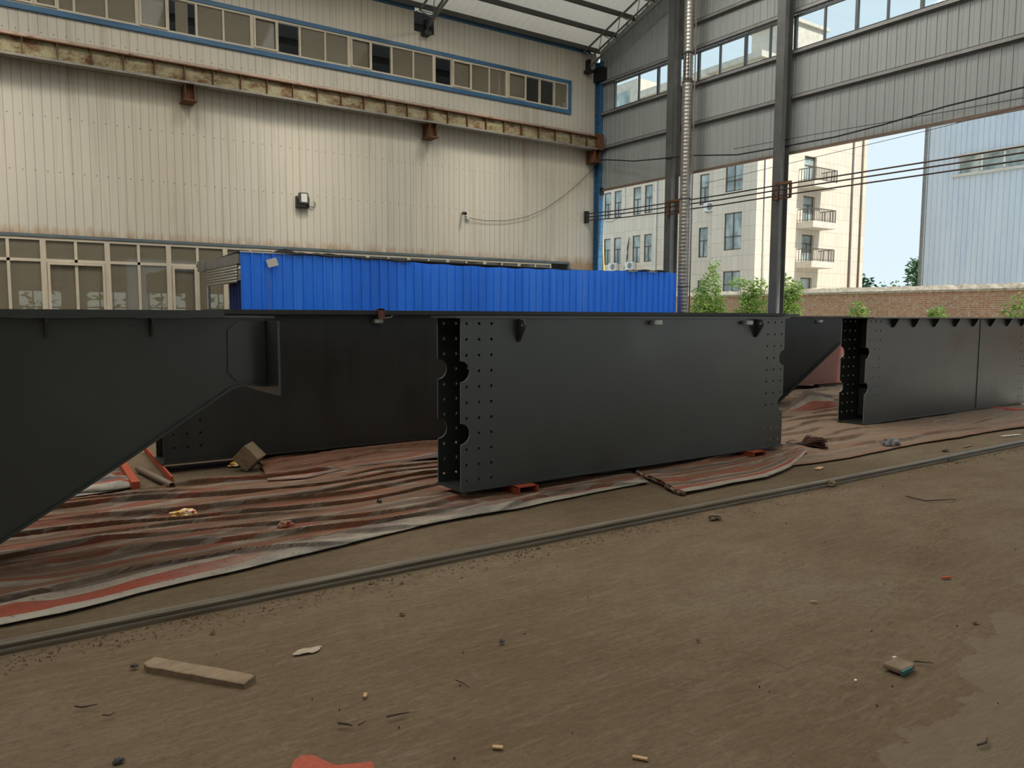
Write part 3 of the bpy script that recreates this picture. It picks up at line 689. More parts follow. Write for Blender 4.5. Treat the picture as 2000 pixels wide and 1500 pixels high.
# ---------------------------------------------------------------- blue shed
SX0, SX1, SY, SZ = 3.76, 14.60, 14.0, 2.655
sh = thing('corrugated_shed', 'long blue corrugated sheet shed standing before the cream wall', 'shed', (9, 15.4, 0))
mb = MB(); random.seed(3)
zt = lambda u: SZ + .035*math.cos((u-SX0)*.58) + .008*math.sin(u*9)
BL = [(0, 0), (.70, 0), (.76, .032), (.88, .032), (.94, 0)]
sheet(mb, [(u, dd + .006*math.sin(u*2.3)) for u, dd in ribs(SX0, SX1, .19, BL)], lambda u, dd, t: (u, SY - dd, t), 0, zt)
mb.build('front_panel', M['blue_sheet'], sh, False, .003)
mb = MB(); sheet(mb, [(SX0, 0), (SX0+1.2, 0), (SX1, 0)], lambda u, dd, t: (u, t, 2.70 - .02*(t-SY) if u < 6 else 2.62 - .02*(t-SY)), SY+.02, 16.9); mb.build('roof_panel', M['felt'], sh, False, .02)
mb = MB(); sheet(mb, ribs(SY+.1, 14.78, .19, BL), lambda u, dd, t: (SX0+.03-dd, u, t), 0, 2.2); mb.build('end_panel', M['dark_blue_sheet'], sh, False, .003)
mb = MB(); sheet(mb, ribs(SY+.1, 16.9, .19, BL), lambda u, dd, t: (SX1-.02+dd, u, t), 0, 2.58); mb.build('end_panel', M['blue_sheet'], sh, False, .003)
mb = MB(); mb.box((SX0-.05, SY+.03, 2.49), (SX0+.12, 16.75, 2.66)); mb.box((SX0-.10, 16.45, 2.46), (SX0+.14, 16.86, 2.67)); mb.build('header_flashing', M['steel_light'], sh)
rs = MB(); pts = []
for k in range(7):
    z = 2.49 - k*.052; rs.tube([(SX0-.02-.004*k, SY+.12, z), (SX0-.02-.004*k, 16.40-.02*k, z-.004)], .027, 8)
rs.build('roller_shutter', M['galv'], sh, True)
for y in (16.44, 16.60, 16.74):
    mb = MB(); mb.tube([(SX0+(.06 if y > 16.5 else 0), y, 0), (SX0+(.06 if y > 16.5 else 0), y, 2.5)], .022, 8); mb.build('guide_post', M['steel_light'], sh, True)
mb = MB(); mb.box((SX0, SY-.03, zt(SX0)-.01), (SX0+.95, SY+.05, zt(SX0)+.012)); mb.build('edge_flashing', M['pale'], sh)
def felt_scrap(x0, x1, h, lab, seed):
    random.seed(seed); mb = MB(); n = 26; y0 = SY+.01
    rows = []
    for i in range(n+1):
        x = x0+(x1-x0)*i/n; e = max(0, math.sin(math.pi*i/n))**.6
        b = zt(x)+.012
        hh = e*h*(.35+.65*abs(mnoise.noise(Vector((x*2.1, seed, 0))))*1.9)
        rows.append(mb.add([(x, y0-.05, b), (x, y0-.03+.01*random.random(), b+hh), (x, y0+.14, b+hh*.8), (x, y0+.35, b+.02)], []))
    for a, b in zip(rows, rows[1:]): mb.f += [(a+j, b+j, b+j+1, a+j+1) for j in range(3)]
    tag(mb.build('roofing_felt', M['felt'], None, False, .006), lab, 'roofing felt')
felt_scrap(4.35, 5.0, .10, 'crumpled black felt peak on the shed roof edge, over the white board', 1)
felt_scrap(5.0, 5.9, .10, 'black felt strip peaking on the shed roof right of the first crumple', 5)
felt_scrap(5.85, 7.1, .035, 'low flat black felt scrap on the shed roof edge left of middle', 9)
felt_scrap(12.9, 14.3, .05, 'black felt scrap near the right end of the shed roof', 12)
wb = thing('white_board', 'blank pale board hung tilted on the blue shed near its left end', 'board', (4.6, 13.9, 2.35))
q = [(519, 508), (538, 503), (544, 518), (524, 523)]; P4 = [onY(x, y, 13.93) for x, y in q]
mb = MB(); mb.add([p for p in P4] + [p + Vector((0, -.02, 0)) for p in P4], [(0,1,2,3),(7,6,5,4),(0,4,5,1),(1,5,6,2),(2,6,7,3),(3,7,4,0)]); mb.build('panel', M['pale'], wb)
tp = (P4[0]+P4[1])/2; mb = MB(); mb.tube([P4[0]+Vector((.08,-.005,.0)), tp+Vector((0, .0, .06)), P4[1]+Vector((-.06,-.005,0))], .004, 5); mb.build('hanger_cord', M['black'], wb)
a = onY(524, 545, 13.95); b = onY(527, 604, 13.95)
mb = MB(); mb.tube([a, (a+b)/2+Vector((.01, 0, 0)), b, (b.x, 13.95, .01)], .006, 5); tag(mb.build('loose_cable', M['brown_pipe']), 'thin brown cable hanging down the blue shed below the white board', 'cable')

# ---------------------------------------------------------------- steel box girders
def arc_notch(u, v, r, side, n=10):
    """points of a half-round notch cut into an end edge at u, going downward (side=+1: left edge)"""
    return [(u + side*r*math.sin(math.pi*i/n), v + r*math.cos(math.pi*i/n)) for i in range(n+1)]
def box_girder(label, x0, x1, y0, y1, zb, zt_, notches, pitch, cols, mat, r=.09, right=True, gussets=(), tf=(-.05, .05), over=.025, left=True, group='dark grey box girders'):
    t = .012
    root = thing('box_girder', label, 'girder', ((x0+x1)/2, (y0+y1)/2, zb-.015), group)
    outer = []
    # clockwise from lower-left: right along the bottom, up the right edge, back along the top, down the left edge
    outer += [(x0, zb), (x1, zb)]
    if right:
        for nz in sorted(notches): outer += [(p[0], p[1]) for p in reversed(arc_notch(x1, nz, r, -1))]
    outer += [(x1, zt_), (x0, zt_)]
    if left:
        for nz in sorted(notches, reverse=True): outer += arc_notch(x0, nz, r, 1)
    holes = []; z = zt_-.045
    while z > zb+.05:
        for c in cols:
            for e, s in ((x0, 1), (x1, -1)):
                if (e == x1 and not right) or (e == x0 and not left): continue
                u = e + s*c
                if any((u-e)**2+(z-nz)**2 < (r+.03)**2 for nz in notches): continue
                holes.append(circ(u, z, .0135))
        z -= pitch
    for y, nm in ((y0, 'near_web'), (y1-t, 'far_web')):
        mb = MB(); mb.plate(outer, holes, (0, y+t, 0), (1, 0, 0), (0, 0, 1), t); mb.edge = M['paint_edge'] if mat is not M['primer_red'] else None; mb.edge_n = mb.nout if nm == 'near_web' else 10**6; mb.build(nm, mat, root)  # far web hole rims painted pale too, for light showing through them
    # flanges, with bolt holes near both ends
    fh = []
    for e, s in ((x0, 1), (x1, -1)):
        if (e == x1 and not right) or (e == x0 and not left): continue
        for c in cols:
            for yy in (y0+.07, y0+.16, y1-.16, y1-.07): fh.append(circ(e+s*c, yy, .0135))
    fo = [(x0-.008, y0-.022), (x1+.008, y0-.022), (x1+.008, y1+.012), (x0-.008, y1+.012)]
    mb = MB(); mb.plate(fo, fh, (0, 0, zb-.015), (1, 0, 0), (0, 1, 0), .015); mb.build('bottom_flange', mat, root)
    fo = [(x0+tf[0], y0-over-(.09 if gussets else 0)), (x1+tf[1], y0-over-(.09 if gussets else 0)), (x1+tf[1], y1+over), (x0+tf[0], y1+over)]
    mb = MB(); mb.plate(fo, fh, (0, 0, zt_), (1, 0, 0), (0, 1, 0), .018); mb.build('top_flange', mat, root)
    for gx in gussets:
        mb = MB(); mb.plate([(0, zt_), (-.10, zt_), (-.085, zt_-.03), (-.03, zt_-.125), (0, zt_-.135)], [], (gx, y0, 0), (0, 1, 0), (0, 0, 1), .014); mb.build('gusset', mat, root)
    return root, mat
def diaphragm(root, x, y0, y1, z0, z1, mat, slots=()):
    mb = MB(); hs = [[(a, c), (b, c), (b, d), (a, d)] for a, b, c, d in slots]
    mb.plate([(y0, z0), (y1, z0), (y1, z1), (y0, z1)], hs, (x, 0, 0), (0, 1, 0), (0, 0, 1), .01); mb.build('diaphragm', mat, root)
def lug(root, x, y, z, mat, d=.10):
    """pear-shaped lifting eye standing off the near face"""
    a = [(-.0, 0), (-d*.95, -.005), (-d*1.1, -.05), (-d*.95, -.09), (-.02, -.20), (0, -.20)]
    mb = MB(); mb.plate([(p[0], z+p[1]) for p in a], [circ(-d*.72, z-.045, .018, 10)], (x, y, 0), (0, 1, 0), (0, 0, 1), .02); mb.build('lifting_lug', mat, root)
def stub(root, x, y, z, mat=None):
    """short square tube welded to the face, open towards the end"""
    mb = MB(); w = .052; h = .042; t = .006; L = .10
    p = (x, y-w, z-h)
    mb.box((x, y-2*.035, z-h), (x+L, y, z-h+t)); mb.box((x, y-2*.035, z-t), (x+L, y, z)); mb.box((x, y-2*.035, z-h+t), (x+L, y-2*.035+t, z-t)); mb.box((x, y-t, z-h+t), (x+L, y, z-t))
    mb.build('tube_stub', M['galv'], root)

# centre girder
CG, mt = box_girder('dark grey box girder in the centre, open bolt-holed end facing left', 3.30, 7.66, 5.60, 6.01, .10, 1.572, (1.12, .585), .135, (.06, .185, .31), M['paint'])
diaphragm(CG, 4.45, 5.62, 5.99, .12, 1.56, M['paint']); diaphragm(CG, 6.4, 5.62, 5.99, .12, 1.56, M['paint'])
lug(CG, 3.88, 5.60, 1.565, M['paint']); lug(CG, 7.12, 5.60, 1.565, M['paint'])
stub(CG, 5.50, 5.60, 1.553); stub(CG, 6.90, 5.60, 1.548)
# right girder
RG, mt = box_girder('dark grey box girder at the right, small gussets in a row under its top', 10.47, 15.72, 6.27, 6.68, .05, 1.572, (1.07, .56), .135, (.08, .21, .34), M['paint'], .085, True, (11.12, 11.69, 12.29, 12.94, 13.55, 14.15, 14.75, 15.32))
diaphragm(RG, 11.55, 6.30, 6.66, .08, 1.56, M['paint'], ((6.34, 6.60, 1.12, 1.22), (6.34, 6.60, .62, .70), (6.34, 6.60, .22, .3)))
for z0, z1 in ((.10, .52), (.58, 1.02), (1.12, 1.50)):
    mb = MB(); mb.box((10.95, 6.40, z0), (10.96, 6.655, z1)); mb.build('inner_stiffener', M['paint'], RG)
mb = MB(); mb.box((13.81, 6.262, .05), (13.818, 6.27, 1.57)); mb.build('weld_seam', M['black'], RG)

def haunched(label, prof, y0, y1, loc, mat, flange, holes=()):
    """box girder whose web outline is prof (x,z), with a flange following the sloping underside"""
    root = thing('haunched_girder', label, 'girder', loc, 'dark grey box girders'); t = .012
    for y, nm in ((y0, 'near_web'), (y1-t, 'far_web')):
        mb = MB(); mb.plate(prof, list(holes), (0, y+t, 0), (1, 0, 0), (0, 0, 1), t); mb.edge = M['paint_edge'] if mat is not M['primer_red'] else None; mb.edge_n = mb.nout if nm == 'near_web' else 10**6; mb.build(nm, mat, root)  # pale rims on the far web holes imitate light coming through
    mb = MB()
    for (a, b) in zip(flange, flange[1:]):
        d = Vector((b[0]-a[0], 0, b[1]-a[1])); n = Vector((d.z, 0, -d.x)).normalized()*.016
        A = Vector((a[0], 0, a[1])); B = Vector((b[0], 0, b[1]))
        vs = [Vector((p.x, y, p.z)) for p in (A, B, B+n, A+n) for y in (y0-.03, y1+.03)]
        mb.add(vs, [(0,1,3,2),(2,3,5,4),(4,5,7,6),(6,7,1,0),(0,2,4,6),(1,7,5,3)])
    mb.build('bottom_flange', mat, root); return root
# left haunched girder
LZ = 1.575
prof = [(-3.2, .10), (-.17, .10), (.01, .21), (.69, .625), (1.40, 1.085), (1.47, 1.105), (1.66, 1.095), (1.66, LZ), (-3.2, LZ)]
LG = haunched('dark grey haunched girder at the left edge, underside sloping up to an end plate', prof, 5.58, 5.98, (0, 5.8, .084), M['paint'], [(-3.2, .10), (-.17, .10), (.01, .21), (.69, .625), (1.40, 1.085), (1.47, 1.105), (1.66, 1.095)])
mb = MB(); mb.box((-3.2, 5.50, LZ), (1.36, 6.06, LZ+.05)); mb.build('top_flange', M['paint'], LG)
mb = MB(); mb.box((1.36, 5.54, LZ-.004), (1.72, 6.02, LZ+.01)); mb.build('top_flange', M['paint'], LG)
hs = [circ(yy, 1.50-.135*k-off, .0135) for yy, off in ((5.36, .07), (5.47, .0)) for k in range(3)] + [circ(5.36, 1.23-.11*k, .0135) for k in range(1)]
mb = MB(); mb.plate([(5.30, 1.035), (6.06, 1.035), (6.06, 1.552), (5.30, 1.552)], hs, (1.66, 0, 0), (0, 1, 0), (0, 0, 1), .016); mb.build('end_plate', M['paint'], LG)
mb = MB(); mb.plate([(1.45, 1.125), (1.655, 1.13), (1.655, 1.545), (1.46, 1.545), (1.395, 1.49), (1.39, 1.19)], [], (0, 5.58, 0), (1, 0, 0), (0, 0, 1), .012); mb.build('doubler_plate', M['paint'], LG)
for x in (.30, .90):
    mb = MB(); mb.plate([(0, LZ), (-.07, LZ), (-.07, LZ-.03), (-.035, LZ-.125), (0, LZ-.125)], [], (x, 5.58, 0), (0, 1, 0), (0, 0, 1), .016); mb.build('gusset', M['paint'], LG)
for a, b in ((.12, .52), (.80, 1.15)):
    mb = MB(); mb.box((a, 5.485, LZ-.004), (b, 5.51, LZ+.012)); mb.build('flange_clip', M['paint'], LG)
# rear long girder with a haunched right end
bh = []
for cx in (.10, .23, .36):
    z = 1.46
    while z > .15: bh.append(circ(1.42+cx, z, .0135)); z -= .135
prof = [(1.42, .10), (11.12, .10), (11.29, .175), (12.96, 1.11), (13.2, 1.11), (13.2, 1.585), (1.42, 1.585)]
BG = haunched('long dark girder behind the centre one, its right end haunched', prof, 8.29, 8.71, (6, 8.5, .084), M['paint_worn'], [(1.40, .10), (11.12, .10), (11.29, .175), (12.96, 1.11), (13.2, 1.11)], bh)
mb = MB(); mb.box((1.95, 8.20, 1.60), (11.22, 8.80, 1.648)); mb.box((1.95, 8.26, 1.585), (11.22, 8.74, 1.60)); mb.build('top_flange', M['paint_worn'], BG)
mb = MB(); mb.box((11.22, 8.26, 1.588), (13.25, 8.74, 1.606)); mb.build('top_flange', M['paint'], BG)
mb = MB(); mb.box((11.25, 8.62, 1.606), (12.2, 8.9, 1.64)); mb.build('cover_plate', M['paint'], BG)
diaphragm(BG, 2.4, 8.31, 8.69, .12, 1.57, M['paint_worn'])
stub(BG, 3.70, 8.28, 1.545); stub(BG, 12.22, 8.29, 1.535)
cl_ = thing('flange_clamp', 'small rust-red clamp hooked over the rear girder flange edge', 'clamp', (3.76, 8.19, 1.55))
mb = MB(); mb.box((3.73, 8.165, 1.55), (3.80, 8.196, 1.665)); mb.box((3.73, 8.165, 1.652), (3.80, 8.25, 1.668)); mb.build('jaw', M['primer_red'], cl_)
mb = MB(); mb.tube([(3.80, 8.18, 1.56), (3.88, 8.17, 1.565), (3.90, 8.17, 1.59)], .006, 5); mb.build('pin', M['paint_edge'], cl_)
# red primed girder far behind
RDG, mt = box_girder('red primed box girder lying behind, seen through the gap at the right', 11.6, 18.6, 9.95, 10.4, .155, 1.30, (), .3, (), M['primer_red'], .08, False, (), (0, 0), .05, False, 'red primed girders')

# blocks under the girders
def block(a, b, mat, lab, cat='block', name='support_block', group='blocks under the girders', bev=.006):
    mb = MB(); mb.box(a, b); return tag(mb.build(name, mat, None, False, 0, bev), lab, cat, group)
def angle_pack(x, y0, y1, lab, h=.084, w=.10):
    r = thing('steel_angle_support', lab, 'support', (x, (y0+y1)/2, 0), 'red steel supports')
    for s in (-1, 1):
        mb = MB(); mb.box((x+s*w, y0, .012), (x+s*w+.008, y1, h)); mb.box((x+s*w-.05*(s > 0), y0, .004), (x+s*w+.05*(s < 0)+.008, y1, .012)); mb.build('angle', M['red_steel'], r)
    mb = MB(); mb.box((x-w, y0+.02, h-.009), (x+w, y1-.02, h-.001)); mb.build('top_plate', M['red_steel'], r)
angle_pack(3.92, 5.47, 6.08, 'red steel angles under the left end of the centre girder')
angle_pack(7.10, 5.46, 6.08, 'red steel angles under the right end of the centre girder')
block((14.35, 5.86, 0), (14.60, 6.75, .034), M['red_steel'], 'flat red bar poking out under the right girder')
block((10.75, 6.27, .0), (10.95, 6.70, .034), M['timber_dark'], 'dark packer under the near end of the right girder')
for x, y0, y1, l in ((2.3, 8.32, 8.76, 'dark timber packer under the left end of the rear girder'), (6.6, 8.32, 8.76, 'dark timber packer under the middle of the rear girder, behind the centre girder'), (10.9, 8.32, 8.76, 'dark timber packer under the haunch of the rear girder')):
    block((x-.06, y0, 0), (x+.06, y1, .083), M['timber_dark'], l)
block((-1.6, 5.55, 0), (-1.4, 6.02, .083), M['timber_dark'], 'dark packer under the left haunched girder')
block((12.4, 9.98, 0), (12.6, 10.42, .139), M['timber_dark'], 'dark packer under the left part of the red girder'); block((14.9, 9.99, 0), (18.4, 10.12, .139), M['timber_dark'], 'dark filler strip added in the gap under the right part of the red girder')  # long strip added to block the sunlit yard showing under the red girder

# ---------------------------------------------------------------- crane rail in the floor
cr = thing('floor_crane_rail', 'long worn steel crane rail crossing the dirt floor', 'rail', (4, 4.28, 0))
def rail_piece(x0, x1, dy=0):
    hw = .037
    pr = [(-.036, -.06), (.036, -.06), (.036, .004), (.034, .012), (.021, .018), (.021, .022), (.028, .026), (.028, .037), (.019, .046), (-.019, .046), (-.028, .037), (-.028, .026), (-.021, .022), (-.021, .018), (-.034, .012), (-.036, .004)]
    mb = MB(); n = len(pr); N = max(2, int((x1-x0)/.5)); rr = []
    for i in range(N+1):
        x = x0+(x1-x0)*i/N; w_ = .012*math.sin(x*.7)+dy
        rr.append(mb.add([(x, 4.285+p[0]+w_, p[1]) for p in pr], []))
    for a, b in zip(rr, rr[1:]): mb.f += [(a+k, b+k, b+(k+1) % n, a+(k+1) % n) for k in range(n)]
    mb.f.append(tuple(rr[0]+k for k in range(n))); mb.f.append(tuple(rr[-1]+k for k in reversed(range(n))))
    mb.build('rail_length', M['rail'], cr, False)
rail_piece(-6, 8.88); rail_piece(8.892, 24.0, .004)
mb = MB(); mb.box((8.80, 4.235, -.01), (8.97, 4.25, .02)); mb.build('fishplate', M['steel_grey'], cr)

# ---------------------------------------------------------------- tarpaulins
def resample(pts, n):
    pts = [Vector((p[0], p[1])) for p in pts]; d = [0]
    for a, b in zip(pts, pts[1:]): d.append(d[-1]+(b-a).length)
    out = []; j = 0
    for i in range(n+1):
        s = d[-1]*i/n
        while j < len(pts)-2 and d[j+1] < s: j += 1
        t = (s-d[j])/max(1e-9, d[j+1]-d[j]); out.append(pts[j].lerp(pts[j+1], min(1, max(0, t))))
    return out
def gpx(l): return [tuple(onZ(x, y)[:2]) for x, y in l]
def tarp(name, label, mat, front, back, nu, nv, seed, amp=.03, z0=.006, zf=None, edge=.02, wav=1.0, freq=2.2, cat='tarpaulin'):
    F = resample(front, nu); B = resample(back, nu); mb = MB(); ids = []
    dep = sum((B[i]-F[i]).length for i in range(nu+1))/(nu+1)
    def wr(x, y, v):
        wy = y*freq + .9*mnoise.noise(Vector((x*.55, y*.8, seed))) + .12*x*mnoise.noise(Vector((seed, y*.3, .5)))
        a = mnoise.noise(Vector((x*.28, wy, seed*1.7))); b = mnoise.noise(Vector((x*.6, wy*2.6, seed*2.3+4))); c = mnoise.noise(Vector((x*2.4, wy*5.0, seed+9)))
        r = max(0, 1-abs(a)*3.4)**2*.95 + max(0, 1-abs(b)*3.2)**2*.42 + .22*(c+.4)
        ph = wy*1.35 + .35*mnoise.noise(Vector((x*.8, y*1.5, seed+20))); tt = ph - math.floor(ph); k_ = math.floor(ph)
        on = max(0, min(1, (mnoise.noise(Vector((x*.42, k_*3.7, seed+31)))+.25)*2.6))
        lip = on*min(1, tt*16)*(1-tt)**2.2*1.25
        ov = on*max(0, 1-abs(tt-.10)/.12)
        return max(0, .7*r + lip)*amp, ov*amp*.9
    for j in range(nv+1):
        v = j/nv
        for i in range(nu+1):
            u = i/nu; p = F[i].lerp(B[i], v)
            jx = wav*.022*mnoise.noise(Vector((p.x*2.6, seed, v*2))) + wav*.03*mnoise.noise(Vector((p.x*.9, seed+3, v)))
            x, y = p.x, p.y + jx*(1 if v < .2 else .5)
            e = min(1, v*dep/edge/4+.12, (1-v)*dep/edge/4+.12, min(u, 1-u)*nu*.12+.12)
            wz, wy_ = wr(x, y, v); z = z0 + wz*e; y -= wy_*e
            if zf: z += zf(x, y, u, v)
            for fx0, fx1, fy0, fy1, lim in ((10.30, 15.9, 5.80, 6.75, .026), (3.25, 7.72, 5.55, 6.06, .078), (1.35, 13.3, 8.24, 8.78, .078), (-3.3, 1.8, 5.5, 6.1, .078)):
                if fx0 < x < fx1 and fy0 < y < fy1: z = min(z, lim)
            k = mb.add([(x, y, z)], []); mb.uv[k] = (u*8, v*dep); ids.append(k)
    n = nu+1
    for j in range(nv): mb.f += [(ids[j*n+i], ids[j*n+i+1], ids[(j+1)*n+i+1], ids[(j+1)*n+i]) for i in range(nu)]
    return tag(mb.build(name, mat, None, True, .003), label, cat, 'dusty tarpaulins on the floor')
# front tarp along the rail
front = gpx([(-420, 1310), (-200, 1262), (0, 1223), (120, 1200), (270, 1160), (430, 1124), (560, 1092), (700, 1058), (850, 1022), (1000, 996), (1130, 970), (1265, 943)])
back = gpx([(-350, 1010), (-150, 995), (40, 984), (150, 975), (245, 962), (345, 950), (440, 938), (530, 931), (700, 915), (845, 903), (1000, 890), (1190, 876)])
def roll(x, y, u, v):      # folded-over strip along the front left
    s = max(0, 1-abs(v-.075)/.06); return .022*s*s*(1 if u < .78 else 0) + .012*max(0, 1-abs(v-.30)/.05)
tarp('tarpaulin', 'crumpled striped tarpaulin spread along the near side of the left and centre girders', M['tarp'], front, back, 320, 240, 1.3, .039, .006, roll, freq=3.1)
tarp('tarpaulin', 'reddish dusty tarpaulin lying before the rear girder, left of the centre girder', M['tarp_rear'], gpx([(524, 944), (600, 938), (700, 915), (800, 905), (845, 899), (1000, 890), (1200, 880)]), gpx([(497, 884), (560, 876), (680, 866), (845, 851), (1000, 838), (1200, 820)]), 170, 80, 4.1, .045, .022)
tarp('tarpaulin', 'dusty tarpaulin flap under the sloping underside of the left girder', M['tarp'], gpx([(-200, 1030), (0, 1000), (130, 976), (256, 957)]), gpx([(-200, 930), (0, 925), (120, 915), (236, 905)]), 80, 30, 7.7, .035, .014)
tarp('tarpaulin', 'folded striped tarpaulin corner lying against the red angle bar', M['tarp_clean'], gpx([(140, 972), (200, 966), (256, 958)]), gpx([(150, 950), (210, 942), (246, 941)]), 40, 14, 2.2, .05, .03, lambda x, y, u, v: .05*u*math.sin(math.pi*v))
front = gpx([(1330, 967), (1400, 954), (1500, 935), (1545, 915), (1576, 892)])
back = gpx([(1218, 915), (1290, 906), (1390, 892), (1470, 878), (1560, 862)])
tarp('tarpaulin', 'red and white edged tarpaulin with a pointed corner, right of centre before the girder', M['tarp_red'], front, back, 110, 50, 3.3, .03, .016, lambda x, y, u, v: .05*max(0, u-.86)/.14*(1-v) + .03*max(0, 1-u/.10)*math.sin(math.pi*min(1, v+.1)))
front = gpx([(1505, 917), (1560, 909), (1650, 897), (1775, 871), (1900, 850), (2000, 835), (2200, 805)])
back = [(7.2, 6.9), (8.5, 7.6), (9.6, 7.7), (11, 7.3), (12.6, 7.2), (14.4, 7.2), (15.5, 7.2)]
tarp('tarpaulin', 'long brown dusty tarpaulin spread along the near side of the right girder', M['tarp_orange'], front, back, 220, 120, 5.9, .04, .007)
tarp('tarpaulin', 'orange-brown tarpaulin covering the floor between the rear girder and the red girder', M['tarp_orange'], [(7.2, 6.7), (8.6, 7.4), (9.8, 7.55), (11, 7.2), (12.8, 7.15), (15.6, 7.1)], [(7.0, 11.2), (9, 11.2), (11, 11.2), (13, 11.2), (14, 11.2), (15.6, 11.2)], 150, 130, 8.4, .05, .012)
# propped-up peak of sheet
def tent():
    mb = MB(); a = onZ(1537, 812); b = onZ(1640, 796); n = 26; m_ = 12; ids = []
    for j in range(m_+1):
        v = j/m_
        for i in range(n+1):
            u = i/n; p = a.lerp(b, u); pk = max(0, 1-abs(u-.55)/.5)**1.1
            if u > .55: pk = .55 + .45*pk
            z = .02 + .33*pk*v; y = p.y + v*.22 + .03*mnoise.noise(Vector((u*7, v*3, 1)))
            k = mb.add([(p.x + .05*mnoise.noise(Vector((u*5, v*4, 6))), y, z)], []); mb.uv[k] = (u, .10 + v*.13); ids.append(k)
    N = n+1
    for j in range(m_): mb.f += [(ids[j*N+i], ids[j*N+i+1], ids[(j+1)*N+i+1], ids[(j+1)*N+i]) for i in range(n)]
    tag(mb.build('tarpaulin', M['tarp_red'], None, True, .004), 'red and white sheet propped into a peak left of the right girder', 'tarpaulin')
tent()
# twisted strip of sheet joining the two front tarps
a = onZ(1218, 914); b = onZ(1332, 966); mb = MB()
path = [a.lerp(b, k/14) + Vector((.02*math.sin(k*.9), .025*math.sin(k*1.7), .028-.001*k)) for k in range(-1, 15)]
mb.tube(path, [.012+.016*abs(math.sin(k*1.9+.4)) for k in range(16)], 9)
tw = NT('dusty_striped_twist'); twn = tw.noise(tw.coord('Object'), 9, 4); M['twist'] = tw.fin(tw.ramp(twn, [(.35, (.13, .075, .045)), (.5, (.33, .30, .25)), (.58, (.26, .06, .04)), (.68, (.10, .10, .11))], 'CONSTANT'), .85, 0, .2)
tag(mb.build('twisted_sheet', M['twist'], None, True), 'twisted roll of striped sheet between the front tarp and pointed tarp', 'tarpaulin')

# ---------------------------------------------------------------- loose things on the floor
random.seed(21)
def G(x, y, z=0.0): return onZ(x, y, z)
def longbar(name, lab, cat, p, q, w, h, mat, bev=.004):
    mb = MB(); mb.bar(p+Vector((0, 0, h/2)), q+Vector((0, 0, h/2)), w, h); return tag(mb.build(name, mat, None, False, 0, bev), lab, cat)
p0, p1 = G(290, 1297), G(490, 1333); dd = (p1-p0); L_ = dd.length; dd.normalize(); nn = Vector((-dd.y, dd.x, 0)); mb = MB(); rows = []
for k in range(41):
    u = k/40; c_ = p0+dd*(L_*u); w1 = .046+.005*mnoise.noise(Vector((u*6, 1, 0))); w2 = .044+.006*mnoise.noise(Vector((u*7, 5, 0))); tk = .017+.003*mnoise.noise(Vector((u*5, 9, 0)))
    if u < .06: w1 *= .6+u*6
    if u > .96: w2 *= .75
    rows.append(mb.add([c_-nn*w1+Vector((0,0,-.014)), c_-nn*w1+Vector((0,0,tk-.003)), c_-nn*(w1-.006)+Vector((0,0,tk)), c_+nn*(w2-.006)+Vector((0,0,tk)), c_+nn*w2+Vector((0,0,tk-.003)), c_+nn*w2+Vector((0,0,-.014))], []))
for a, b in zip(rows, rows[1:]): mb.f += [(a+k, b+k, b+(k+1) % 6, a+(k+1) % 6) for k in range(6)]
mb.f.append(tuple(rows[0]+k for k in range(6))); mb.f.append(tuple(rows[-1]+k for k in reversed(range(6))))
tag(mb.build('wooden_board', M['wood']), 'weathered grey-brown board lying alone on the dirt at the lower left', 'board')
longbar('red_angle_bar', 'bright red steel bar leaning towards the tarp under the left girder', 'bar', G(236, 908)+Vector((0, 0, .0)), G(266, 960)+Vector((0, 0, .02)), .07, .07, M['red_steel'])
longbar('red_angle_bar', 'rust-red flat bar on edge before the left end of the rear girder', 'bar', G(283, 882), G(337, 946), .02, .075, M['red_steel'])
mb = MB(); mb.tube([G(270, 915, .03), G(336, 949, .03)], .03, 12, False); tag(mb.build('steel_pipe', M['brown_pipe'], None, True, .006), 'rusty brown pipe lying beside the red flat bar', 'pipe')
p = G(488, 916, .02); mb = MB(); mb.box((-.10, -.10, -.10), (.10, .10, .10)); o = mb.build('cardboard_block', M['wood'], None, False, 0, .006); o.location = (p.x+.02, p.y+.08, .135); o.rotation_euler = (.1, math.radians(45), math.radians(-35)); tag(o, 'brown block standing on its edge before the rear girder', 'block')
def crumple(name, lab, cat, p, s, mat, seed, flat=.35):
    bm = bmesh.new(); bmesh.ops.create_icosphere(bm, subdivisions=3, radius=1)
    for v in bm.verts:
        d = 1 + .55*mnoise.noise(v.co*1.7+Vector((seed, 0, 0))) + .25*mnoise.noise(v.co*4+Vector((0, seed, 0)))
        v.co = Vector((v.co.x*s[0]*d, v.co.y*s[1]*d, max(v.co.z*d, -.55)*s[2]))
    zmin = min(v.co.z for v in bm.verts)
    me = bpy.data.meshes.new(name); bm.to_mesh(me); bm.free(); me.materials.append(mat)
    o = bpy.data.objects.new(name, me); COL.objects.link(o); o.location = (p.x, p.y, p.z - zmin - .004); return tag(o, lab, cat)
def wrapmat(n, a, b, c):
    t = NT(n); f = t.noise(t.coord('Object'), 22, 3); return t.fin(t.ramp(f, [(.38, a), (.5, b), (.6, c)], 'CONSTANT'), .35, 0, .6)
wrap = wrapmat('printed_wrapper', (.75, .42, .05), (.70, .66, .55), (.62, .12, .04))
crumple('food_wrapper', 'crumpled yellow wrapper on the striped tarp at the left', 'litter', G(358, 1006, .03), (.10, .045, .03), wrap, 3)
crumple('food_wrapper', 'small orange and white wrapper beside the tilted brown block', 'litter', G(464, 908, .01), (.09, .05, .03), wrap, 6)
crumple('brick_fragment', 'red and tan lump of broken brick on the front tarp', 'stone', G(558, 1029, .03), (.05, .035, .035), rusty('broken_brick', (.30, .22, .13), (.28, .04, .03), .5, 9), 2)
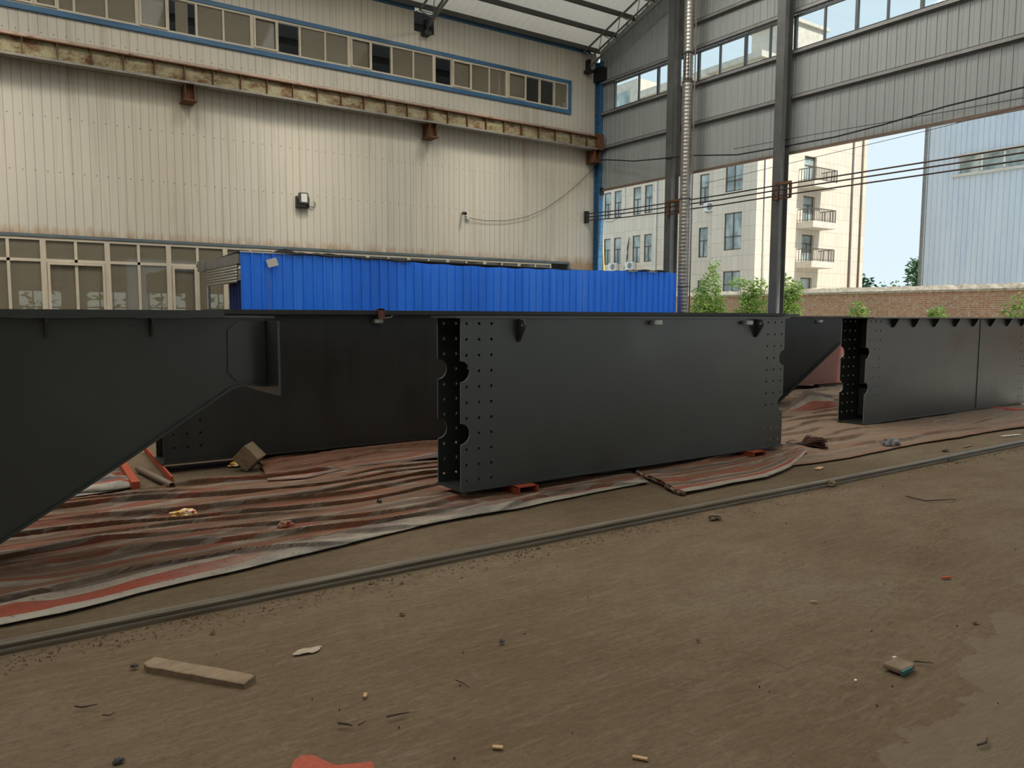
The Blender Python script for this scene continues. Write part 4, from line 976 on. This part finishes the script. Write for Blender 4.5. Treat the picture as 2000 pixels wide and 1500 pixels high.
crumple('stone_lump', 'small black lump on the front tarp left of the centre girder', 'stone', G(741, 984, .03), (.022, .02, .03), M['black'], 9)
crumple('rag', 'grey crumpled rag on the brown tarp before the right girder', 'rag', G(1740, 869, .02), (.14, .07, .05), plain('grey_rag', (.15, .15, .15), .9, 0, .2, .5, 14), 4)
def broom():
    r = thing('brush_head', 'dark brown hand brush lying on the tarp right of the centre girder', 'brush', tuple(G(1570, 868, .02)))
    a = G(1536, 866, .05); b = G(1568, 869, .05); c = G(1604, 869, .04)
    mb = MB(); mb.tube([a, b], [.018, .028], 10); mb.build('handle', M['black'], r, True)
    mb = MB(); d = (c-b).normalized(); sd = Vector((-d.y, d.x, 0)); random.seed(5)
    for i in range(420):
        t = random.uniform(-1, 1); L = (c-b).length*(.75+.35*random.random())*(1-.25*abs(t)); w_ = random.uniform(-.4, 1)
        e = b + d*L + sd*t*.20 + Vector((0, 0, .11*w_-.01)); s_ = b + sd*t*.03 + Vector((0, 0, .01*w_))
        e.z = max(e.z, .028); mb.tube([s_, (s_+e)/2+Vector((0, 0, .02)), e], [.006, .006, .003], 4)
    mb.build('bristles', M['bristle'], r)
broom()
def pebble(x, y, s, lab, mat, seed): return crumple('pebble', lab, 'stone', G(x, y, 0), (s, s*.7, s*.6), mat, seed)
stone = plain('dark_stone', (.065, .06, .062), .8, 0, .3, .4, 12); tan = plain('tan_stone', (.20, .15, .10), .9, 0, .2, .3, 9)
pebble(262, 1301, .016, 'small dark pebble at the left tip of the wooden board', stone, 1)
pebble(232, 1487, .018, 'dark pebble at the bottom left corner of the floor', stone, 2)
pebble(785, 1199, .017, 'reddish dark pebble near the rail, left of centre', tan, 3)
pebble(980, 1253, .014, 'dark grey pebble in the middle of the open floor', stone, 4)
pebble(1363, 1250, .009, 'tiny black pebble right of centre on the open floor', stone, 5)
pebble(1904, 1215, .016, 'brown pebble towards the right edge of the floor', tan, 6)
pebble(1395, 1012, .05, 'flat tan lump beside the rail, right of centre', tan, 7)
pebble(1620, 947, .06, 'pale clod beside the rail under the right part of the doorway', tan, 8)
pebble(1845, 880, .05, 'brown clod between rail and tarp at the right', tan, 11)
def chip(x, y, l, w_, ang, lab, mat=None, name='wood_chip', h=.008):
    p = G(x, y, 0); mb = MB(); mb.box((-l/2, -w_/2, 0), (l/2, w_/2, h)); o = mb.build(name, mat or M['wood_light'], None, False, 0, .0015)
    o.location = (p.x, p.y, -.006); o.rotation_euler = (0, 0, ang); return tag(o, lab, 'chip')
chip(713, 1357, .034, .014, 1.0, 'pale wood chip on the floor below centre left')
chip(1250, 1479, .055, .016, -.9, 'light wooden chip near the bottom edge, right of centre')
chip(972, 1458, .04, .018, -.7, 'small splinter of wood near the bottom edge at centre')
chip(1589, 1174, .04, .010, -.7, 'thin pale wood sliver right of centre on the floor')
chip(1848, 1127, .06, .018, -.4, 'flat red chip on the floor at the right', M['red_steel'])
chip(1975, 850, .40, .04, -.15, 'pale strip of wood lying by the rail at the right edge', M['pale'])
chip(1600, 914, .16, .06, .3, 'thin pale board fragment between tarp and rail', M['wood_light'])
chip(1890, 871, .22, .03, .1, 'brown wooden strip between rail and tarp at the far right', M['wood'])
pt = plain('scrap_paper', (.36, .30, .23), .9, 0, .2, .2, 30)
crumple('paper_scrap', 'torn pale paper scrap on the floor left of centre', 'litter', G(601, 1269, 0), (.06, .028, .003), pt, 5)
def carton():
    p = G(1756, 1304, 0); r = thing('crushed_packet', 'dusty crushed packet with a teal edge on the floor at the right', 'litter', (p.x, p.y, 0))
    bm = MB(); bm.box((p.x-.06, p.y-.045, -.004), (p.x+.06, p.y+.045, .022)); o = bm.build('packet', tan, r, False, 0, .008)
    bm = MB(); bm.box((p.x-.065, p.y-.052, -.002), (p.x+.02, p.y-.044, .018)); bm.build('edge_strip', plain('teal_plastic', (.03, .13, .14), .4), r)
    return r
carton()
chip(1747, 1283, .022, .008, -.3, 'tiny white scrap just above the crushed packet', M['white'])
chip(1671, 1328, .014, .010, .2, 'tiny white fragment left of the crushed packet', M['white'])
def twig(pts, r, lab):
    mb = MB(); mb.tube([G(x, y, .004) for x, y in pts], [r]*(len(pts)-1)+[r*.5], 5); tag(mb.build('twig', M['timber_dark']), lab, 'twig', 'dry twigs on the floor')
twig([(660, 1412), (678, 1414), (688, 1417)], .005, 'short dark twig low on the floor left of centre')
twig([(755, 1400), (777, 1395), (800, 1391)], .004, 'dark twig right of the short twig, left of centre')
twig([(700, 1416), (714, 1408)], .004, 'little twig between two longer twigs')
twig([(146, 1379), (162, 1381), (190, 1375)], .004, 'thin reddish twig below the wooden board')
twig([(200, 1396), (214, 1397), (225, 1390)], .003, 'curved hair-thin twig below the reddish twig')
twig([(890, 1328), (905, 1334), (917, 1343)], .003, 'thin twig slanting down near the floor middle')
twig([(1785, 1291), (1822, 1295)], .004, 'dark twig just right of the crushed packet')
twig([(1910, 1455), (1926, 1450), (1928, 1440)], .005, 'dark bent twig near the lower right corner')
twig([(1770, 969), (1808, 978), (1868, 975)], .006, 'long twig beside the rail near the right edge')
# gritty crumbs swept against the rail
mb = MB(); random.seed(11)
for i in range(2600):
    x = random.uniform(-1, 12.5); y = 4.24 - abs(random.gauss(0, .10)) - .012; s = random.uniform(.0015, .0055)*(1.8 if random.random() < .06 else 1)
    z = -.008; a = random.random()*6.28; l = s*random.uniform(1, 2.6)
    ca, sa = math.cos(a), math.sin(a)
    mb.add([(x+ca*l, y+sa*l, z), (x-sa*s, y+ca*s, z), (x-ca*l, y-sa*l, z), (x+sa*s, y-ca*s, z), (x, y, z+s*1.5)], [(0,1,4),(1,2,4),(2,3,4),(3,0,4),(3,2,1,0)])
o = mb.build('gravel', plain('grit', (.17, .12, .075), .95, 0, .2, .6, 3)); o['kind'] = 'stuff'; tag(o, 'grit and crumbs swept along the near side of the floor rail', 'grit')
mb = MB()
for i in range(130):
    x = random.uniform(-.5, 9); y = random.uniform(1.0, 4.1); s = random.uniform(.0006, .0017); a = random.random()*6.28; l = s*random.uniform(1.5, 6); ca, sa = math.cos(a), math.sin(a); z = -.012
    mb.add([(x+ca*l, y+sa*l, z), (x-sa*s, y+ca*s, z), (x-ca*l, y-sa*l, z), (x+sa*s, y-ca*s, z), (x, y, z+s*2+.010)], [(0,1,4),(1,2,4),(2,3,4),(3,0,4)])
o = mb.build('debris', plain('dark_crumbs', (.10, .065, .04), .95, 0, .2, .5, 3)); o['kind'] = 'stuff'; tag(o, 'tiny dark crumbs and splinters scattered over the open dirt floor', 'debris')
# red paint spilt on the earth
pp = [(560, 1540), (566, 1505), (575, 1484), (592, 1474), (612, 1475), (632, 1484), (655, 1494), (690, 1491), (727, 1487), (731, 1498), (728, 1540)]
P_ = [G(x, y, 0) for x, y in pp]; mb = MB(); mb.plate([(p.x, p.y) for p in P_], [], (0, 0, -.012), (1, 0, 0), (0, 1, 0), .012)
rp = NT('spilt_red_paint'); rpn = rp.noise(rp.coord('Object'), 60, 5, .7); rpm = rp.fin(rp.ramp(rpn, [(.3, (.24, .05, .027)), (.6, (.38, .075, .038)), (.7, (.18, .085, .05))]), .7, 0, .3)
tag(mb.build('paint_spill', rpm), 'red paint spilt on the dirt at the bottom edge', 'paint')

# ---------------------------------------------------------------- outdoors
BX = 27.0
bw = thing('brick_wall', 'red brick boundary wall with rough coping behind the yard', 'wall', (BX, 15, 0))
mb = MB(); mb.box((BX, -12, -.03), (BX+.25, 60, 2.45)); mb.build('brickwork', M['brick'], bw)
mb = MB(); N = 220; rr = []
random.seed(2)
for i in range(N+1):
    y = -12+72*i/N; j = .035*mnoise.noise(Vector((y*2.3, 0, 0))); k2 = .03*mnoise.noise(Vector((y*5.1, 3, 0)))
    rr.append(mb.add([(BX-.07, y, 2.44+k2*.4), (BX-.07+k2, y, 2.52+j*.4), (BX+.06, y, 2.68+j+k2), (BX+.2, y, 2.68+j), (BX+.32, y, 2.52), (BX+.32, y, 2.44)], []))
for a, b in zip(rr, rr[1:]): mb.f += [(a+k, b+k, b+(k+1) % 6, a+(k+1) % 6) for k in range(6)]
mb.build('coping', M['cap'], bw)

# beige office block
OX, OY = 38.2, 30.23
ob = thing('office_block', 'beige tiled four-storey office block beyond the brick wall', 'building', (OX, OY, 0))
TOP = 17.0
mb = MB()
def wall_with_holes(mb, axis, pos, a0, a1, z0, z1, holes, t):
    """axis 'x': plane x=pos spanning y a0..a1; axis 'y': plane y=pos spanning x"""
    hs = [[(h[0], h[2]), (h[1], h[2]), (h[1], h[3]), (h[0], h[3])] for h in holes]
    if axis == 'x': mb.plate([(a0, z0), (a1, z0), (a1, z1), (a0, z1)], hs, (pos, 0, 0), (0, 1, 0), (0, 0, 1), t)
    else: mb.plate([(a0, z0), (a1, z0), (a1, z1), (a0, z1)], hs, (0, pos+t, 0), (1, 0, 0), (0, 0, 1), t)
rowsB = [(9.2, 11.0), (5.65, 7.92), (3.08, 4.36), (12.4, 14.4)]
hB = [(31.28, 32.6, a, b) for a, b in rowsB]
hA = []
for ya, yb in ((45.42, 46.18), (44.25, 45.02), (42.15, 42.95), (40.95, 41.74), (35.7, 36.48)):
    for za, zb in ((2.0, 4.0), (5.53, 7.52), (9.03, 11.04), (12.5, 14.5)): hA.append((ya, yb, za, zb))
hC = [(42.75, 44.05, 4.85, 6.95), (42.75, 44.05, 7.25, 9.1), (42.75, 44.05, 9.6, 12.0), (42.75, 44.05, 1.6, 3.9), (42.75, 44.05, 12.4, 14.6)]
wall_with_holes(mb, 'x', OX, OY, 33.6, 0, TOP, hB, .25)
wall_with_holes(mb, 'x', OX+2.0, 33.6, 60, 0, TOP+.5, hA, .25)
mb.box((OX+.25, 33.4, 0), (OX+2.0, 33.6, TOP)); mb.box((OX+2.0, 33.6, TOP-.4), (49.6, 33.8, TOP+.7))
hC = [h for h in hC if h[2] in (4.85, 1.6, 7.25, 9.6)]
hC = [(42.72, 43.95, 5.0, 6.75), (42.72, 43.95, 7.45, 9.15), (42.72, 43.95, 9.9, 11.6), (42.72, 43.95, 2.0, 4.05)]
wall_with_holes(mb, 'y', OY, OX+.25, 49.58, 0, TOP, hC, .25)
mb.box((49.33, OY+.25, 0), (49.58, 46, TOP))
mb.build('walls', M['tile'], ob)
mb = MB(); mb.box((OX-.25, OY-.25, TOP-.35), (49.8, 34.2, TOP)); mb.box((OX+1.7, 33.8, TOP+.3), (49.8, 60, TOP+.78)); mb.box((OX+.3, OY+.3, TOP-.5), (49.5, 60, TOP-.4)); mb.build('roof_parapet', M['concrete'], ob)
mb = MB(); mb.box((41.5, 30.7, TOP-.3), (45.0, 33.6, 19.6)); mb.box((41.3, 30.5, 19.6), (45.2, 33.8, 19.8)); mb.build('stair_tower', M['concrete'], ob)
mb = MB(); mb.box((OX+1.72, 42.4, 14.6), (48, 60, TOP+1.75)); 
mb.build('upper_storey', M['concrete'], ob)
f = MB(); frame_rect(f, 0, 1, 0, 1, .05, 0, .05)
mb = MB(); mb.box((OX+1.68, 43.2, 16.2), (OX+1.72, 45.2, 18.1)); uw = mb.build('upper_window', M['glass_far'], ob)
def ywin(x, y0, y1, z0, z1, parent, pat):
    """window in a plane of constant x: frame (a part) with its glass a sub-part"""
    f = MB(); w_ = .06; xi, xo = x+.05, x+.12
    f.box((xi, y0, z0), (xo, y1, z0+w_)); f.box((xi, y0, z1-w_), (xo, y1, z1)); f.box((xi, y0, z0), (xo, y0+w_, z1)); f.box((xi, y1-w_, z0), (xo, y1, z1))
    if pat == 'T': zt_ = z0+(z1-z0)*.56; f.box((xi, y0, zt_-.03), (xo, y1, zt_+.03)); ym = (y0+y1)/2; f.box((xi, ym-.03, z0), (xo, ym+.03, zt_))
    else: ym = (y0+y1)/2; f.box((xi, ym-.035, z0), (xo, ym+.035, z1)); zt_ = z0+(z1-z0)*.36; f.box((xi, y0, zt_-.03), (xo, y1, zt_+.03))
    fo = f.build('window_frame', M['brown_frame'], parent)
    g_ = MB(); g_.box((x+.085, y0+w_, z0+w_), (x+.095, y1-w_, z1-w_)); g_.build('pane', M['glass_far'], fo)
for ya, yb, za, zb in hA: ywin(OX+2.0, ya, yb, za, zb, ob, 'T')
for ya, yb, za, zb in hB: ywin(OX, ya, yb, za, zb, ob, 'X')
for xa, xb, za, zb in hC:
    f = MB(); y = OY+.16
    f.box((xa, y, za), (xa+.07, y+.06, zb)); f.box((xb-.07, y, za), (xb, y+.06, zb)); f.box((xa, y, zb-.07), (xb, y+.06, zb)); f.box((xa, y, za+(zb-za)*.66), (xb, y+.06, za+(zb-za)*.66+.07)); f.box(((xa+xb)/2+.1, y, za), ((xa+xb)/2+.18, y+.06, za+(zb-za)*.66))
    fo = f.build('balcony_door', M['brown_frame'], ob); g_ = MB(); g_.box((xa+.07, y+.025, za), (xb-.07, y+.035, zb-.07)); g_.build('pane', M['glass_far'], fo)
for zb in (4.62, 7.06, 9.52):
    s = MB(); s.box((42.15, OY-1.15, zb), (44.55, OY, zb+.38)); b_ = s.build('balcony_slab', M['concrete'], ob)
    if True:
        rl = MB(); z0, z1 = zb+.38, zb+1.15
        rl.bar((42.2, OY-1.1, z1), (44.5, OY-1.1, z1), .05, .05); rl.bar((42.2, OY-1.1, z1), (42.2, OY, z1), .05, .05); rl.bar((44.5, OY-1.1, z1), (44.5, OY, z1), .05, .05)
        rl.bar((42.2, OY-1.1, z0+.1), (44.5, OY-1.1, z0+.1), .03, .03); rl.bar((42.2, OY-1.1, z0+.1), (42.2, OY, z0+.1), .03, .03)
        for i in range(15): x = 42.2+2.3*i/14; rl.bar((x, OY-1.1, z0), (x, OY-1.1, z1), .05 if i in (0, 14) else .028)
        for i in range(6): y = OY-1.1+1.1*i/6; rl.bar((42.2, y, z0), (42.2, y, z1), .028); rl.bar((44.5, y, z0), (44.5, y, z1), .028)
        rl.build('railing', M['bronze_rail'], b_)
for x, mt, r_ in ((47.85, 'brown_pipe', .05), (48.0, 'white', .04), (48.95, 'brown_pipe', .06)):
    mb = MB(); mb.tube([(x, OY-.07, 0), (x, OY-.07, TOP-.4)], r_, 8); mb.build('downpipe', M[mt], ob, True)
mb = MB(); mb.tube([(38.9, OY-.08, 0), (38.9, OY-.08, TOP-.4)], .06, 8); mb.build('downpipe', M['white'], ob, True)
mb = MB(); mb.tube([(39.0, OY-.05, 0), (38.75, OY-.05, TOP-.4)], .035, 8); mb.build('downpipe', M['brown_pipe'], ob, True)
mb = MB(); mb.tube([(OX+1.92, 40.5, 0), (OX+1.92, 40.5, TOP-1)], .07, 8); mb.build('downpipe', M['white'], ob, True)
mb = MB(); mb.tube([(OX+1.92, 35.08, 6.9), (OX+1.92, 35.08, TOP-1)], .07, 8); mb.tube([(OX+1.92, 35.08, 0), (OX+1.92, 35.08, 6.3)], .07, 8); mb.build('downpipe', M['brown_pipe'], ob, True)
def ac(y, z, lab, fan=True):
    x = OX+2.0; r = thing('air_conditioner', lab, 'air conditioner', (x-.15, y, z), 'air conditioners on the office block')
    mb = MB(); mb.box((x-.34, y-.42, z), (x-.04, y+.42, z+.58)); mb.build('case', M['white'], r, False, 0, .02)
    mb = MB(); mb.tube([(x-.36, y-.12, z+.29), (x-.34, y-.12, z+.29)], .23, 18); mb.build('fan_grille', M['steel_light'], r)
    for s in (-.3, .3):
        mb = MB(); mb.box((x-.34, y+s-.02, z-.03), (x, y+s+.02, z)); mb.build('bracket', M['steel_grey'], r)
p = onX(1201, 526, OX+2); ac(p.y, p.z-.12, 'white air conditioner low on the office wall, left one above the shed')
p = onX(1234, 524, OX+2); ac(p.y, p.z-.12, 'white air conditioner low on the office wall, right one above the shed')
p = onX(1390, 409, OX+2); ac(p.y, p.z-.15, 'white air conditioner with round fan between the two wall faces of the office')
mb = MB(); mb.tube([onX(x, y, OX+1.85) for x, y in ((1229, 464), (1226, 490), (1224, 505), (1224, 520))], .03, 6); mb.tube([onX(x, y, OX+1.85) for x, y in ((1229, 464), (1227, 475), (1225, 484), (1226, 500), (1224, 512), (1218, 526))], .025, 6)
tag(mb.build('refrigerant_hose', M['timber_dark']), 'dark hose trailing down the office wall to the air conditioners', 'hose')
mb = MB(); pa = onX(1221, 330, 24); pts_ = [onX(x, y, 24) for x, y in ((1228, 332), (1222, 352), (1222, 405), (1218, 415), (1205, 428), (1192, 434), (1172, 430))]; mb.tube(pts_, .012, 5)
tag(mb.build('overhead_line', M['steel_grey']), 'thin line drooping outside in front of the office block', 'cable')

# pale blue-grey shed on the right
QX = 52.0
KQ = 52/45
gb = thing('clad_factory', 'pale blue-grey ribbed factory building behind the brick wall at the right', 'building', (QX, 20, 0))
mb = MB(); gz = [(21.98-.01, 10.67), (0, 0)]
yL = 27.5
RB = [(0, 0), (.78, 0), (.80, .07), (.90, .07), (.92, 0)]
place = lambda u, dd, t: (QX-dd, u, t)
sheet(mb, ribs(-10, yL, .335, RB), place, 0, 10.65); sheet(mb, ribs(-10, yL, .335, RB), place, 11.88, 18.0); sheet(mb, ribs(25.5, yL, .335, RB), place, 10.65, 11.88)
mb.build('wall_sheet', M['grey_build'], gb, False, .01)
mb = MB(); mb.box((QX, yL-.01, 0), (66, yL+.02, 18.0)); mb.box((QX, -10, 17.9), (66, yL, 18.0)); mb.build('side_wall', M['grey_build'], gb)
mb = MB(); mb.box((QX-.06, yL-.12, 0), (QX+.05, yL+.1, 18.0)); mb.build('corner_trim', M['steel_light'], gb)
mb = MB(); mb.tube([(QX-.05, yL+.15, 0), (QX-.05, yL+.15, 17.5)], .05, 8); mb.build('downpipe', M['steel_light'], gb, True)
mb = MB(); mb.box((QX-.20, -10, 10.53), (QX+.05, 25.8, 10.67)); mb.build('sill', M['pale'], gb)
mb = MB(); mb.box((QX-.16, -10, 11.81), (QX+.05, 25.6, 11.90)); mb.build('lintel', M['concrete'], gb)
ys = [25.5, 24.1, 22.8, 21.4, 20.0, 18.6, 17.2]
for a, b in zip(ys, ys[1:]):
    f = MB(); x = QX+.08
    f.box((x, a-.07, 10.67), (x+.06, a, 11.83)); f.box((x, b, 10.67), (x+.06, b+.05, 11.83)); f.box((x, b, 10.67), (x+.06, a, 10.74)); f.box((x, b, 11.76), (x+.06, a, 11.83))
    fo = f.build('window_frame', M['white'], gb); g_ = MB(); g_.box((x+.03, b+.05, 10.74), (x+.04, a-.07, 11.76)); g_.build('pane', M['glass_far'], fo)

# yellow ladder
yl = thing('yellow_ladder', 'yellow step ladder standing outside behind the blue corner column', 'ladder', (16.8, 19.1, 0))
a = onX(1176, 446, 16.8)
for dy, nm in ((-.14, 'rail'), (.10, 'rail')):
    mb = MB(); mb.bar((16.8, a.y, a.z), (16.8, a.y+dy*2.2-.02, 0), .05, .05); mb.build(nm, M['yellow'], yl)
mb = MB(); mb.bar((16.8, a.y, a.z), (16.8, a.y-.02, 0), .035, .035); mb.build('rail', M['yellow'], yl)
for z in (1.0, 1.6, 2.2, 2.8, 3.3, 3.8):
    k = (a.z-z)/a.z; mb = MB(); mb.bar((16.8, a.y+.22*k, z), (16.8, a.y-.33*k, z), .03, .03); mb.build('rung', M['yellow'], yl)

# planting
def leaves(mb, c, rad, n, s, rng):
    for i in range(n):
        d = Vector((rng.gauss(0, 1), rng.gauss(0, 1), rng.gauss(0, 1))); d.normalize(); d *= rng.random()**.45
        p = Vector((c[0]+d.x*rad[0], c[1]+d.y*rad[1], c[2]+d.z*rad[2]))
        a = rng.random()*6.28; t = Vector((math.cos(a), math.sin(a), rng.uniform(-.7, .5))).normalized(); w_ = t.cross(Vector((rng.gauss(0, 1), rng.gauss(0, 1), rng.gauss(0, 1)))).normalized()
        l = s*rng.uniform(.6, 1.3); ww = l*.24; m_ = t.cross(w_)*l*.12
        mb.add([p, p+t*l*.5+w_*ww+m_, p+t*l, p+t*l*.5-w_*ww+m_], [(0, 1, 2), (0, 2, 3)])
def tree(name, lab, base, blobs, mat, n, s, stems, seed, group=None, cat='tree'):
    rng = random.Random(seed); r = thing(name, lab, cat, base, group); mb = MB()
    tot = sum(b[3]*b[4]*b[5] for b in blobs)
    for x, y, z, rx, ry, rz in blobs: leaves(mb, (base[0]+x, base[1]+y, base[2]+z), (rx, ry, rz), max(30, int(n*(rx*ry*rz)/tot)), s, rng)
    mb.build('foliage', mat, r)
    for st in stems:
        mb = MB(); mb.tube([(base[0]+p[0], base[1]+p[1], base[2]+p[2]) for p in st], [.035*(1-.6*i/len(st)) for i in range(len(st))], 6); mb.build('trunk', M['bark'], r, True)
TX = 25.2; gr = 'young trees before the brick wall'
b = onX(1385, 560, TX)
tree('young_tree', 'tall leafy green sapling just right of the spiral duct', (TX, b.y, -.03), [(0, .0, 2.0, .7, .75, .75), (0, .45, 1.5, .7, .6, .9), (0, -.40, 2.0, .5, .45, .5), (0, -.05, 2.9, .5, .5, .65), (0, -.25, 3.55, .32, .30, .5), (0, .55, 2.55, .35, .35, .4)], M['leaf'], 2600, .15,
     [[(0, -.2, 0), (0, -.25, 1.2), (0, -.2, 2.2), (0, -.25, 3.6)], [(0, -.4, 0), (0, -.42, 1.3), (0, -.3, 2.2)], [(0, -.1, 0), (0, .1, 1.2), (0, .3, 2.2)]], 4, gr)
b = onX(1468, 570, TX)
tree('young_tree', 'spreading green sapling between the duct and the doorway column', (TX, b.y, -.03), [(0, -.1, 1.9, .6, .75, .6), (0, .65, 2.95, .3, .5, .3), (0, -.25, 2.75, .35, .5, .45), (0, .1, 2.4, .4, .5, .4), (0, .5, 1.6, .4, .5, .4)], M['leaf'], 1700, .15,
     [[(0, 0, 0), (0, 0, 1.3), (0, -.2, 2.6)], [(0, .1, 0), (0, .2, 1.6), (0, .6, 2.8)]], 8, gr)
b = onX(1540, 570, TX)
tree('young_tree', 'green sapling half hidden behind the doorway column', (TX, b.y, -.03), [(0, 0, 1.9, .5, .55, .7), (0, -.2, 2.6, .4, .45, .4), (0, .25, 3.0, .3, .3, .4)], M['leaf'], 1300, .15, [[(0, 0, 0), (0, 0, 1.5), (0, .1, 3)]], 12, gr)
for x, yv, hh, ww, sd, lab in ((1675, 610, .42, .5, 1, 'low green weed against the brick wall, left of the right girder end'), (1830, 612, .22, .4, 2, 'small green weed tip over the right girder, at the brick wall'), (1990, 605, .50, .8, 3, 'green bush at the foot of the brick wall by the right edge')):
    b = onX(x, yv, 26.0); tree('weed_clump', lab, (26.0, b.y, -.03), [(0, 0, b.z*.55, .3, ww, b.z*.55+.1), (0, 0, b.z+hh*.2, .25, ww*.8, hh)], M['leaf'], 900, .13, [[(0, 0, 0), (0, 0, b.z)]], 20+sd, 'weeds before the brick wall', 'plant')
tree('far_tree', 'dark tree peeping out right of the office block', (56, 34.6, -.03), [(0, 0, 3.3, 1.5, 1.5, 1.7), (0, .6, 4.6, .9, .8, 1.1), (0, -1.6, 2.6, 1.3, 1.3, 1.0)], M['leaf_dark'], 1500, .4, [[(0, 0, 0), (0, 0, 4)]], 30, 'trees far behind')
b = onX(1790, 545, 68)
tree('far_tree', 'dark tree at the left edge of the pale factory', (68, b.y-.3, -.03), [(0, -.2, 4.7, 1.5, 1.1, 1.8), (0, .3, 6.0, 1.0, .8, 1.0), (0, .6, 3.4, 1.0, 1.0, 1.0)], M['leaf_dark'], 1300, .38, [[(0, 0, 0), (0, 0, 5.5)]], 33, 'trees far behind')
for x, sd in ((1722, 40), (1748, 41)):
    b = onX(x, 556, 95); tree('far_bush', 'faint distant bush on the skyline, ' + ('nearer the office block' if x < 1740 else 'nearer the utility pole'), (95, b.y, -.03), [(0, 0, b.z*.7, 1.2, .75, b.z*.4)], M['leaf_dark'], 300, .5, [[(0, 0, 0), (0, 0, 3)]], sd, 'trees far behind')
up = thing('utility_pole', 'distant utility pole with crossarm between the two buildings', 'pole', (95, onX(1774, 550, 95).y, 0))
b = onX(1774, 533, 95); mb = MB(); mb.tube([(95, b.y, 0), (95, b.y, b.z)], .10, 6); mb.build('post', M['brown_pipe'], up)
mb = MB(); mb.bar((95, b.y-.7, b.z-.55), (95, b.y+.7, b.z-.55), .1, .1); mb.build('crossarm', M['brown_pipe'], up)

mb = MB(); rng = random.Random(77)
for k in range(20): leaves(mb, (-11+k*1.6, 32.5, 1.2), (1.3, .6, 1.5), 160, .32, rng)
o = mb.build('hedge', M['leaf']); o['kind'] = 'stuff'; tag(o, 'green hedge seen dimly through the low windows behind the cream wall', 'hedge')
# ---------------------------------------------------------------- light
W = bpy.data.worlds.new('hazy_sky'); SC.world = W; W.use_nodes = True; nt = W.node_tree; nt.nodes.clear()
out = nt.nodes.new('ShaderNodeOutputWorld'); bg = nt.nodes.new('ShaderNodeBackground'); tc = nt.nodes.new('ShaderNodeTexCoord'); sp = nt.nodes.new('ShaderNodeSeparateXYZ'); rp_ = nt.nodes.new('ShaderNodeValToRGB')
nt.links.new(tc.outputs['Generated'], sp.inputs[0]); nt.links.new(sp.outputs['Z'], rp_.inputs[0]); nt.links.new(rp_.outputs[0], bg.inputs[0]); nt.links.new(bg.outputs[0], out.inputs[0])
el = rp_.color_ramp.elements; el[0].position = 0; el[0].color = (.74, .86, .92, 1); el[1].position = .7; el[1].color = (.62, .80, .92, 1)
bg.inputs[1].default_value = 1.08
sd_ = bpy.data.lights.new('sun', 'SUN'); sd_.energy = 5.0; sd_.angle = .03; sd_.color = (1, .95, .86)
so = bpy.data.objects.new('sun', sd_); COL.objects.link(so); so.rotation_euler = Vector((.06, -.68, .73)).to_track_quat('Z', 'Y').to_euler(); so.location = (0, -30, 40)
def area(name, loc, sx, sy, direc, e, col):
    l = bpy.data.lights.new(name, 'AREA'); l.shape = 'RECTANGLE'; l.size = sx; l.size_y = sy; l.energy = e; l.color = col
    o = bpy.data.objects.new(name, l); COL.objects.link(o); o.location = loc; o.rotation_euler = Vector(direc).to_track_quat('-Z', 'Y').to_euler(); return o
for i, (a, b) in enumerate(strips):      # daylight falling through the translucent roof strips
    xm = (a+b)/2
    o = area('skylight_light', (xm, 15.0, roofz(15.0)-.06), .8, 1.2, (0, .5, -.86), 22, (1.0, .90, .74)); o.data.spread = math.radians(40)
    y = 13.2; area('skylight_light', (xm, y, roofz(y)-.06), .8, 2.0, (0, -SL, -1), 215, (1.0, .94, .83))
    y = 8.3; area('skylight_light', (xm, y, roofz(y)-.06), .9, 8.0, (0, -SL, -1), 260, (1.0, .95, .88))
    y = -3.7; area('skylight_light', (xm, y, roofz(y)-.06), .9, 11.4, (0, SL, -1), 30, (1.0, .96, .90))

vs = SC.view_settings; vs.view_transform = 'Standard'; vs.look = 'None'; vs.gamma = 1; vs.use_curve_mapping = False; vs.exposure = 0
SC.cycles.use_denoising = True
SC.cycles.max_bounces = 8; SC.cycles.diffuse_bounces = 4; SC.cycles.glossy_bounces = 3; SC.cycles.transparent_max_bounces = 12
SC.cycles.sample_clamp_indirect = 6
